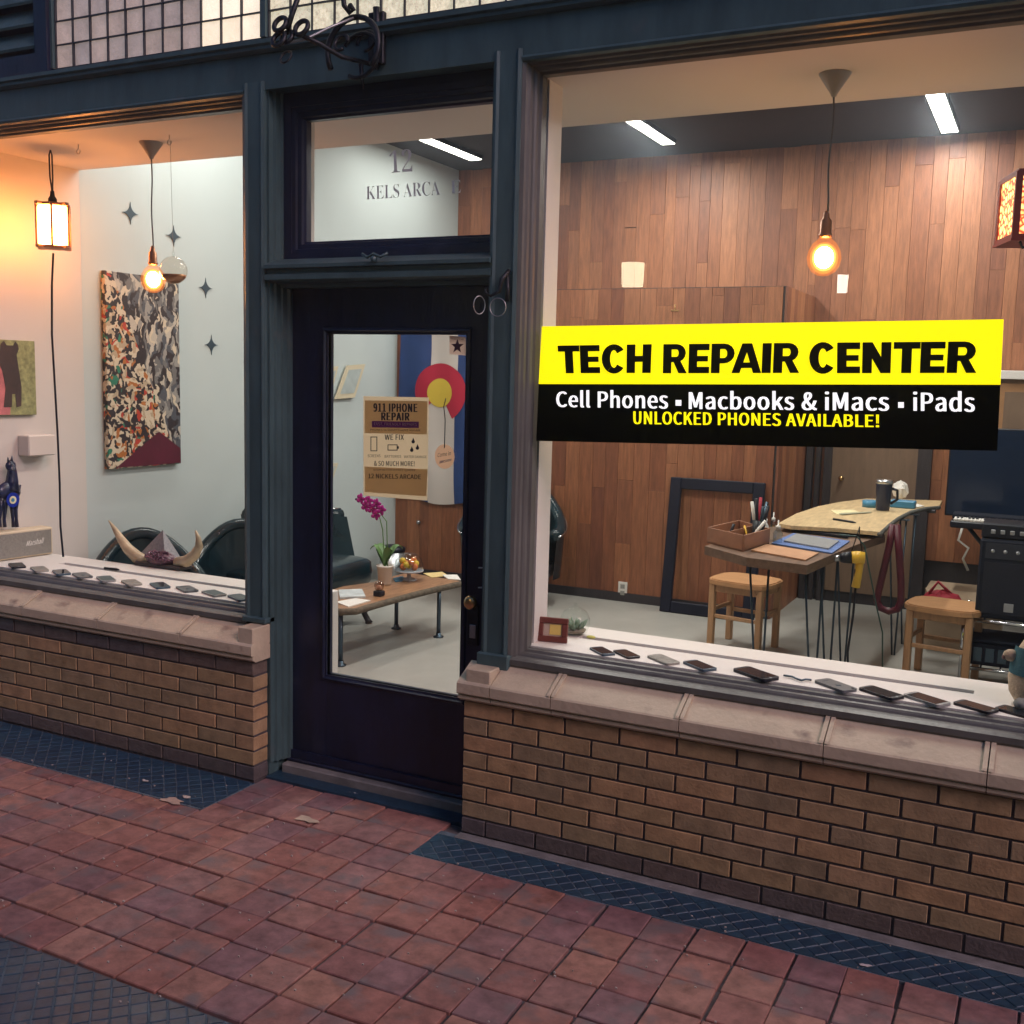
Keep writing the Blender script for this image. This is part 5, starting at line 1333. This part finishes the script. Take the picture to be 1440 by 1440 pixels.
# ================================================================== left ledge
def speaker():
    a, b = at(-16, 792.5, z=LEDGE), at(75, 779.5, z=LEDGE); d = b - a; d.z = 0; L = d.length; ang = math.atan2(d.y, d.x)
    t = thing('guitar_amplifier', 'small cream speaker box with a grey grille and script name on the left ledge', 'speaker', a)
    M = Matrix.Translation(a) @ Matrix.Rotation(ang, 4, 'Z'); H = .155
    CT = mat('cream vinyl', (.60, .50, .36), .6, var=.06)
    MB().cbox(0, L, 0, .095, .004, H, .006, M).build('cabinet', CT, t)
    MB().cbox(.012, L - .012, -.004, -.0005, .014, H - .012, .001, M).build('grille', mat('grey grille cloth', (.22, .21, .19), .9, var=.25, vscale=120), t)
    P = lambda u, z: M @ Vector((u, -.006, z))
    u0, u1 = L * .56, L * .84
    lettering('lettering', 'Marshall', P(u0, .066), P(u1, .072), P(u0 + .006, .097), P(u1 + .004, .102), PAPER, t, .015, .3)
    # figurine
    q = M @ Vector((L * .50, .045, H)); t = thing('horse_figurine', 'dark blue horse figurine with a round eye charm standing on the cream speaker', 'figurine', q)
    def rel(u, v): return at(u, v, x=q.x)
    DB = mat('dark blue glaze', (.008, .012, .05), .3, var=.7, vscale=30)
    b = MB()
    b.ball(rel(12, 692), .055, 18, (.55, 1.35, 1.05)); b.tube([rel(15, 690), rel(17, 676), rel(17, 662), rel(15, 653)], [.044, .032, .024, .02], 12); b.ball(rel(15, 655), .026, 12, (.7, 1.2, 1.1))
    b.tube([rel(16, 650), rel(17, 641)], [.010, .002], 6); b.tube([rel(12, 651), rel(11, 643)], [.009, .002], 6)
    for u0, u1 in ((1, -1), (7, 6), (17, 18), (22, 23)): b.tube([rel(u0, 700), rel(u0, 716), rel(u1, 730), rel(u1 + 1, 741)], [.020, .011, .008, .010], 8)
    b.tube([rel(22, 690), rel(27, 686), rel(29, 682)], [.016, .010, .004], 7)
    b.build('horse_body', DB, t)
    def disc(c, r, dy, m, n):
        c = at(18, 703, x=q.x + dy * .8); k = MB(); k.prism([c + Vector((0, r * math.cos(R_(20 * i)), r * math.sin(R_(20 * i)))) for i in range(18)], (.002, 0, 0)); k.build(n, m, t)
    c = rel(19, 705); disc(c, .040, .048, mat('cobalt glass charm', (.01, .03, .30), .15), 'charm'); disc(c, .021, .051, mat('charm ivory', (.7, .66, .45), .3), 'charm_ring'); disc(c, .010, .054, LBLUE, 'charm_pupil')


speaker()


def horns():
    c = at(228, 797, z=LEDGE); y = c.y
    t = thing('bull_horns', 'pair of curved bull horns set in an amethyst cluster on the left ledge', 'horns', c)
    HM = mat('cream to brown horn', (.50, .38, .25), .35, var=.35, vscale=9)
    def R(u, v, dy=0): return at(u, v, y=y + dy)
    MB().tube([R(204, 790), R(192, 783), R(180, 772), R(170, 758), R(162, 745), R(153, 732)], [.034, .033, .029, .022, .014, .003], 12).build('horn', HM, t)
    MB().tube([R(250, 792), R(263, 789), R(274, 780), R(280, 768), R(279, 757), R(275, 746)], [.033, .031, .027, .021, .014, .004], 12).build('horn', HM, t)
    random.seed(9); b = MB(); b.ball(R(227, 786), .098, 18, (1.0, .55, .42), noise=.05); b.build('amethyst_mass', mat('dark amethyst', (.13, .06, .09), .3, var=.7, vscale=50, bump=1.), t)
    k = MB()
    for i in range(60):
        a, e = random.uniform(-1.3, 1.3), random.uniform(.0, 1.2); d = Vector((math.sin(a) * math.cos(e), -.75 * math.cos(a) * math.cos(e), math.sin(e))); p = R(227, 786) + Vector((d.x * .095, d.y * .07, d.z * .042))
        k.tube([p, p + d * .014], [.008, .001], 5)
    k.build('crystal_points', mat('purple crystal', (.20, .10, .15), .15), t, kind='stuff')
    MB().cbox(R(198, 795).x, R(262, 795).x, y - .05, y + .05, LEDGE, LEDGE + .022, .006).build('base_plate', DARKWOOD, t)
    # grey pyramid behind
    p = R(222, 797, .12); z = LEDGE; o = MB(); w_ = .115
    ap = at(229, 745, y=y + .12)
    o.add([(p.x - w_, p.y - .06, z), (p.x + w_, p.y - .06, z), (p.x + w_, p.y + .07, z), (p.x - w_, p.y + .07, z), ap], [(3, 2, 1, 0), (0, 1, 4), (1, 2, 4), (2, 3, 4), (3, 0, 4)])
    tag(o.build('gauze_pyramid', mat('grey woven card', (.32, .31, .34), .8, var=.3, vscale=90)), 'grey pyramid standing behind the amethyst of the bull horns', 'pyramid')


horns()


# ================================================================== phones laid out on both ledges
def make_phone(kind):
    t = thing('phone', 'phone', 'phone', (0, 0, 0), 'phones laid out along the window ledges')
    L, W, H = .138, .068, .009
    body = {'black': BLACK, 'grey': mat('grey phone shell', (.10, .11, .12), .35), 'steel': mat('silver phone shell', (.24, .25, .25), .35), 'blue': mat('slate phone shell', (.05, .09, .13), .35), 'pale': mat('bare phone back', (.30, .29, .26), .5)}[kind]
    b = MB(); pts = []
    for cx, cy_, a0 in ((1, 1, 0), (-1, 1, 90), (-1, -1, 180), (1, -1, 270)):
        for k in range(4):
            a = R_(a0 + 30 * k); pts.append(Vector((cx * (L / 2 - .011) + .011 * math.cos(a), cy_ * (W / 2 - .011) + .011 * math.sin(a), 0)))
    b.prism(pts, (0, 0, H)); b.build('body', body, t)
    sc = mat('phone glass', (.012, .018, .025), .08) if kind != 'pale' else mat('bare phone board', (.20, .19, .17), .6, var=.5, vscale=60)
    if kind == 'grey':   # lying face down: lens and round mark on the back
        MB().lathe([(.006, 0), (.006, .0012), (0, .0012)], (L / 2 - .012, W / 2 - .014, H), 12).build('camera_lens', BLACK, t)
        MB().lathe([(.009, 0), (.009, .0005), (0, .0005)], (.012, 0, H), 16).build('round_mark', BLUESTEEL if kind == 'grey' else PALEIRON, t)
        MB().box(-L / 2 + .02, -L / 2 + .023, -.014, .014, H, H + .0004).build('print_line', BLUESTEEL, t)
        return t
    MB().box(-L / 2 + .013, L / 2 - .013, -W / 2 + .004, W / 2 - .004, H, H + .0006).build('screen', sc, t)
    MB().lathe([(.0045, 0), (.0045, .0007), (0, .0007)], (L / 2 - .007, 0, H), 12).build('button', PALEIRON, t)
    MB().box(-L / 2 + .005, -L / 2 + .007, -.008, .008, H, H + .0006).build('earpiece', BLUESTEEL, t)
    return t


protos = {}
PH = [(24, 795, 'black', -30, 'black phone lying nearest the cream speaker'), (50, 801, 'pale', -28, 'opened phone second from the cream speaker'), (84, 805, 'blue', -30, 'slate phone third from the cream speaker, below the power cord'),
      (115, 809, 'grey', -26, 'grey phone fourth from the cream speaker on the left ledge'), (148, 814, 'steel', -30, 'silver phone on the left ledge, below and left of the bull horns'), (185, 819, 'pale', -28, 'opened phone in front of the left horn'),
      (225, 823, 'blue', -30, 'slate phone directly in front of the amethyst cluster'), (263, 828, 'grey', -27, 'grey phone in front of the right horn'), (301, 834, 'steel', -22, 'silver phone second from the post on the left ledge'), (337, 840, 'blue', -26, 'slate phone on the left ledge against the window post'),
      (847, 915, 'blue', -40, 'slate phone nearest the glass terrarium on the right ledge'), (881, 919, 'black', -38, 'black phone second from the terrarium on the right ledge'), (933, 927, 'pale', -36, 'bare silver phone third from the terrarium, right of a black one'), (984, 935.5, 'blue', -36, 'slate phone on the right ledge in front of the black frame base'),
      (1063, 947.5, 'black', -32, 'large black phone on the right ledge, left of the little cable'), (1175, 963.5, 'grey', -36, 'grey phone on the right ledge, right of the little cable'), (1239, 974.5, 'black', -32, 'black and white phone below the right stool on the ledge'),
      (1303, 984, 'steel', -32, 'silver rimmed phone third from the right edge of the ledge'), (1372, 995, 'black', -28, 'black phone on the ledge left of the plush toy'), (1432, 1001, 'black', -28, 'black phone cut by the right edge under the plush toy')]
for u, v, k, r, lab in PH:
    p = at(u, v, z=LEDGE + .006)
    if k not in protos: protos[k] = make_phone(k); o = protos[k]
    else: o = copy_tree(protos[k])
    o.location = (p.x, max(p.y, .055), LEDGE); o.rotation_euler = (0, 0, R_(r)); o['label'] = lab
    s = 1.18 if u == 1063 else .84 if 700 < u < 900 else .95 if 700 < u < 1000 or u > 1340 else 1.04 if u > 700 else 1.0; o.scale = (s, s, s)
p = at(1120, 956, z=LEDGE + .003)
tag(MB().tube([p + Vector((-.05, .02, .004)), p + Vector((-.02, .02, .004)), p + Vector((0, .0, .004)), p + Vector((.02, -.012, .004)), p + Vector((.03, .01, .004)), p + Vector((.05, .012, .004))], .004, 6).build('spare_cable', BLUESTEEL), 'short curled cable among the phones on the right ledge', 'cable')
p0, p1 = at(147, 799, z=LEDGE + .005), at(168, 801, z=LEDGE + .005)
tag(MB().tube([p0, p0.lerp(p1, .8), p1], [.007, .007, .002], 8).build('marker_pen', BLACK), 'dark pen lying on the left ledge just left of the bull horns', 'pen')
p0, p1 = at(0, 793, z=LEDGE + .004) , at(72, 783.5, z=LEDGE + .004)


# ================================================================== right ledge things
def right_ledge():
    c = at(776, 903, z=LEDGE); t = thing('photo_frame', 'small reddish picture frame with a yellow picture at the left corner of right ledge', 'picture frame', (.235, .10, LEDGE))
    M = Matrix.Translation((.24, .105, LEDGE)) @ Matrix.Rotation(R_(12), 4, 'Z') @ Matrix.Rotation(R_(-10), 4, 'X')
    W = mat('red brown frame', (.17, .045, .035), .4, var=.2); w_, h, b = .062, .098, .024
    for a in ((-w_, w_, h - b, h), (-w_, w_, 0, b)): MB().cbox(a[0], a[1], -.008, .008, a[2], a[3], .003, M).build('rail', W, t)
    for a in ((-w_, -w_ + b), (w_ - b, w_)): MB().cbox(a[0], a[1], -.0078, .0078, b, h - b, .003, M).build('stile', W, t)
    MB().box(-w_ + b, w_ - b, .0, .003, b, h - b, M).build('picture', mat('pale photo print', (.55, .42, .34), .5), t)
    MB().box(-.012, w_ - b - .004, -.002, -.0002, b + .006, h - b - .004, M).build('yellow_patch', mat('bright yellow print', (.8, .58, .16), .5), t)  # yellow patch within the picture
    MB().prism([M @ Vector(v) for v in ((-.012, .009, .01), (.012, .009, .01), (.012, .009, .07), (-.012, .009, .07))], (0, .035, -.006)).build('prop', BLACK, t)
    c = at(808, 892, z=LEDGE); c = Vector((c.x, c.y, LEDGE)); t = thing('glass_terrarium', 'round glass terrarium with pale succulents beside the small picture frame', 'terrarium', c)
    MB().lathe([(.03, .0), (.05, .012), (.062, .04), (.062, .065), (.048, .095), (.022, .112), (.008, .118), (.007, .13), (0, .134)], c, 28).build('bowl', glassmat('terrarium glass', (.95, .97, .96), .7), t)
    MB().lathe([(.0, .006), (.04, .010), (.048, .022), (.0, .026)], c, 18).build('gravel', mat('terrarium gravel', (.25, .22, .17), .9, var=.5, vscale=90), t)
    random.seed(4)
    for k in range(14):
        a = R_(26 * k); r = .01 + .022 * (k % 3) / 2; d = Vector((math.cos(a), math.sin(a), 1.3 + .4 * (k % 2))).normalized(); s = c + Vector((r * math.cos(a), r * math.sin(a), .024))
        MB().tube([s, s + d * .022, s + d * .045], [.006, .008, .001], 6).build('succulent_leaf', mat('dusty green', (.16, .24, .17), .6), t)
    MB().ball(c + Vector((.085, -.03, .006)), .014, 10, (1.5, 1, .45)).build('moss_sprig', mat('yellow moss', (.5, .48, .12), .9), t)
    # plush
    x, y = 1.985, .20
    t = thing('plush_toy', 'round cream plush toy with a teal patch sitting at the right edge of the ledge', 'plush toy', (x, y, LEDGE))
    FZ = mat('cream plush', (.58, .45, .32), .95, var=.15, vscale=60, bump=1., bscale=200); TL = mat('teal plush', (.06, .17, .20), .95, bump=1., bscale=200)
    MB().lathe([(0, 0), (.075, .004), (.098, .04), (.104, .09), (.09, .15), (.078, .19), (.06, .225), (.0, .245)], (x, y, LEDGE), 24).build('plush_body', FZ, t)
    MB().ball((x - .098, y - .03, LEDGE + .165), .026, 12, (1, .8, .8)).build('snout', FZ, t)
    MB().ball((x - .118, y - .035, LEDGE + .158), .009, 8).build('nose', mat('plush nose', (.2, .1, .1), .7), t)
    m = MB()
    def pt(u, v):
        a = R_(195 + 75 * u); z = .11 + .09 * v; r = .106 - .02 * max(0, (z - .12) / .1); return Vector((x + r * math.cos(a), y + r * math.sin(a), LEDGE + z))
    m.grid(pt, 10, 5); m.build('teal_patch', TL, t)
    MB().ball((x - .05, y - .085, LEDGE + .02), .03, 12, (1, 1.1, .7)).build('foot', mat('grey plush foot', (.28, .29, .28), .95), t)


right_ledge()


# ================================================================== ironwork
def ironwork():
    # scrolled sign bracket fixed to the beam, reaching out over the pavement
    Y = -.26
    def R(u, v, y=Y): return at(u, v, y=y)
    t = thing('iron_bracket', 'black wrought iron scroll bracket with ring ends hanging over the beam above the door', 'bracket', at(528, 40, y=-.11))
    def ring(u, v, rpx, y, th, n='ring', a0=0, a1=360):
        c = R(u, v, y); e = R(u + rpx, v, y); r = (e - c).length
        b = MB(); b.tube([c + Vector((r * math.cos(R_(a)), .012 * math.sin(R_(a)), r * math.sin(R_(a)))) for a in range(a0, a1 + (0 if a1 - a0 >= 360 else 1), 15)], th, 8, closed=a1 - a0 >= 360); b.build(n, IRON, t)
    ring(496, 68, 36, -.25, .011, 'scroll', -40, 220); ring(506, 78, 26, -.22, .008, 'scroll', -120, 150)
    ring(480, 60, 9, -.27, .007, 'scroll', 0, 300); ring(515, 58, 12, -.2, .007, 'scroll', -90, 200)
    for u, v, r, y in ((394, 34, 8, -.42), (424, 39, 8.5, -.40), (392, 55, 8, -.43), (404, 52, 7, -.41)): ring(u, v, r, y, .009, 'clover_ring')
    ring(402, 80, 7, -.42, .004, 'drop_ring')
    MB().tube([R(404, 42, -.41), R(410, 22, -.41), R(420, -6, -.38), R(440, -60, -.3)], .010, 8).build('strut', IRON, t)
    MB().tube([R(404, 60, -.42), R(430, 55, -.38), R(465, 38, -.3), R(500, 24, -.24)], .005, 6).build('tie_rod', PALEIRON, t)
    MB().tube([R(425, 50, -.4), R(450, 62, -.34), R(480, 80, -.27), R(530, 92, -.12)], .009, 8).build('lower_arm', IRON, t)
    MB().tube([R(482, -10, -.27), R(484, 8, -.27), R(492, 18, -.26), R(497, 14, -.26), R(492, 7, -.26)], .010, 8).build('curl', IRON, t)
    MB().tube([R(529, 10, -.13), R(531, 40, -.125), R(530, 80, -.12), R(527, 98, -.12)], .013, 8).build('wall_bar', IRON, t)
    MB().cbox(R(520, 60, -.11).x, R(542, 60, -.11).x, -.125, -.1005, R(530, 92, -.11).z, R(530, 18, -.11).z, .004).build('back_plate', IRON, t)
    MB().tube([R(508, 90, -.2), R(508, 108, -.2), R(511, 124, -.2)], [.010, .008, .003], 8).build('spike', IRON, t)
    # small hook on the post with two rings
    t = thing('ring_hook', 'small iron hook with two thin rings on the post beside the door head', 'hook', at(705, 400, y=-.12))
    Y2 = -.14
    b = MB(); b.tube([R(716, 380, -.112), R(706, 392, -.13), R(702, 410, -.14), R(690, 416, -.15), R(683, 412, -.15), R(683, 406, -.15)], [.008, .009, .008, .006, .005, .004], 8); b.tube([R(713, 384, -.112), R(714, 410, -.112), R(713, 424, -.112)], .009, 8); b.build('hook_body', IRON, t)
    for u, v, rx, rz in ((674, 429, 4, 10), (700, 432, 10, 10)):
        c = R(u, v, -.15); s = .0033
        b = MB(); b.tube([c + Vector((rx * s * math.cos(R_(a)), .02 * math.cos(R_(a)) * (1 if rx < 5 else 0), rz * s * math.sin(R_(a)))) for a in range(0, 360, 15)], .0022, 6, closed=True); b.build('ring', PALEIRON, t)
    h = R(706, 745, -.1005); o = MB().lathe([(.009, 0), (.009, .002), (0, .002)], (0, 0, 0), 10); o.v = [Vector((h.x + v.x, -.1015 + v.z, h.z + v.y)) for v in o.v]
    tag(o.build('screw_hole_plug', BLACK), 'small dark hole plug halfway up the post right of the door', 'plug')


ironwork()


# ================================================================== lamps across the arcade that show as reflections in the glass
def arcade_lamp(u, v, depth, w_, h, label, m):
    p = at(u, v, y=depth); q = Vector((p.x, -depth, p.z))
    t = thing('arcade_lamp', label, 'wall lamp', q)
    MB().lathe([(w_ * .46, 0), (w_ * .5, h)][::1], q, 20, cap=True).build('lamp_shade', m, t)
    MB().tube([q + Vector((0, 0, h)), q + Vector((0, -.15, h + .05)), q + Vector((0, -.3, h + .05))], .012, 8).build('arm', IRON, t)


LS = mat('glowing parchment shade', (.8, .7, .5), .6, emis=(1, .82, .55), estr=26)
arcade_lamp(889, 403, 5.2, .20, .20, 'parchment shaded lamp across the arcade, mirrored as a pale shade in the right window', LS)
arcade_lamp(1184, 412, 5.2, .085, .14, 'small square lamp on the far side of the arcade, mirrored beside the amber bulb', mat('bright small lamp', (.9, .85, .75), .5, emis=(1, .9, .75), estr=34))


# ================================================================== the other side of the arcade, behind the camera
def arcade_side():
    w = structure('arcade_wall', (0, -5.6, 0))
    MB().box(-12, 12, -5.9, -5.6, -.05, 5.6).build('wall_body', mat('dark plaster', (.10, .10, .11), .8, var=.2, vscale=2), w)  # plain dark plaster on the opposite wall
    MB().box(-12, 12, -5.6, -5.54, -.05, .619).build('plinth', BRICK, w)
    for k in range(-4, 5):
        MB().box(k * 2.6 - .14, k * 2.6 + .14, -5.6, -5.52, .62, 5.2).build('pier', PAINT, w)


arcade_side()


# scraps and litter on the paving
random.seed(21)
for u, v, rr, col, lab in ((242, 1126, .055, (.45, .33, .26), 'torn tan scrap of paper on the paving left of the doorway'), (262, 1121, .022, (.5, .45, .4), 'small pale scrap beside the torn tan paper on the paving'), (432, 1153, .05, (.42, .33, .25), 'flat tan stain like scrap on the red tiles before the door'), (204, 1098, .02, (.5, .48, .45), 'tiny pale scrap on the dark border left of the doorway'), (1217, 1358, .016, (.5, .45, .45), 'tiny pale chip on the dark border near the right bottom corner'), (497, 1116, .016, (.5, .48, .48), 'tiny white scrap on the strip before the door step')):
    c = at(u, v, z=.003); pts = []
    for k in range(11):
        a = R_(360 / 11 * k); q = rr * random.uniform(.45, 1.1); pts.append(c + Vector((q * math.cos(a) * 1.3, q * math.sin(a) * .55, random.uniform(0, .003))))
    tag(MB().prism(pts, (0, 0, .0012)).build('paper_scrap', mat('scrap', col, .9, var=.2)), lab, 'scrap', 'litter on the paving')
grit = MB()
for k in range(260):
    x, y = random.uniform(-2.2, 2.0), random.uniform(-1.7, -.2); q = random.uniform(.001, .0028)
    grit.box(x - q, x + q * 1.6, y - q, y + q, -.002, .003)
grit.build('grit', mat('pale grit', (.36, .32, .30), .9), kind='stuff')

# added bluish volume that lifts dark tones and spreads the lamp glow
hz = MB().box(-13, 13, -7.5, 6.5, -1.3, 6.2).build('added_haze', None, kind='stuff')
hm = bpy.data.materials.new('added blue haze'); hm.use_nodes = True; hn = hm.node_tree; hn.nodes.remove(hn.nodes['Principled BSDF'])
pv = hn.nodes.new('ShaderNodeVolumePrincipled'); pv.inputs['Color'].default_value = (.75, .85, 1, 1); pv.inputs['Density'].default_value = .0065; pv.inputs['Anisotropy'].default_value = .78
hn.links.new(pv.outputs[0], hn.nodes['Material Output'].inputs['Volume']); hz.data.materials.append(hm)
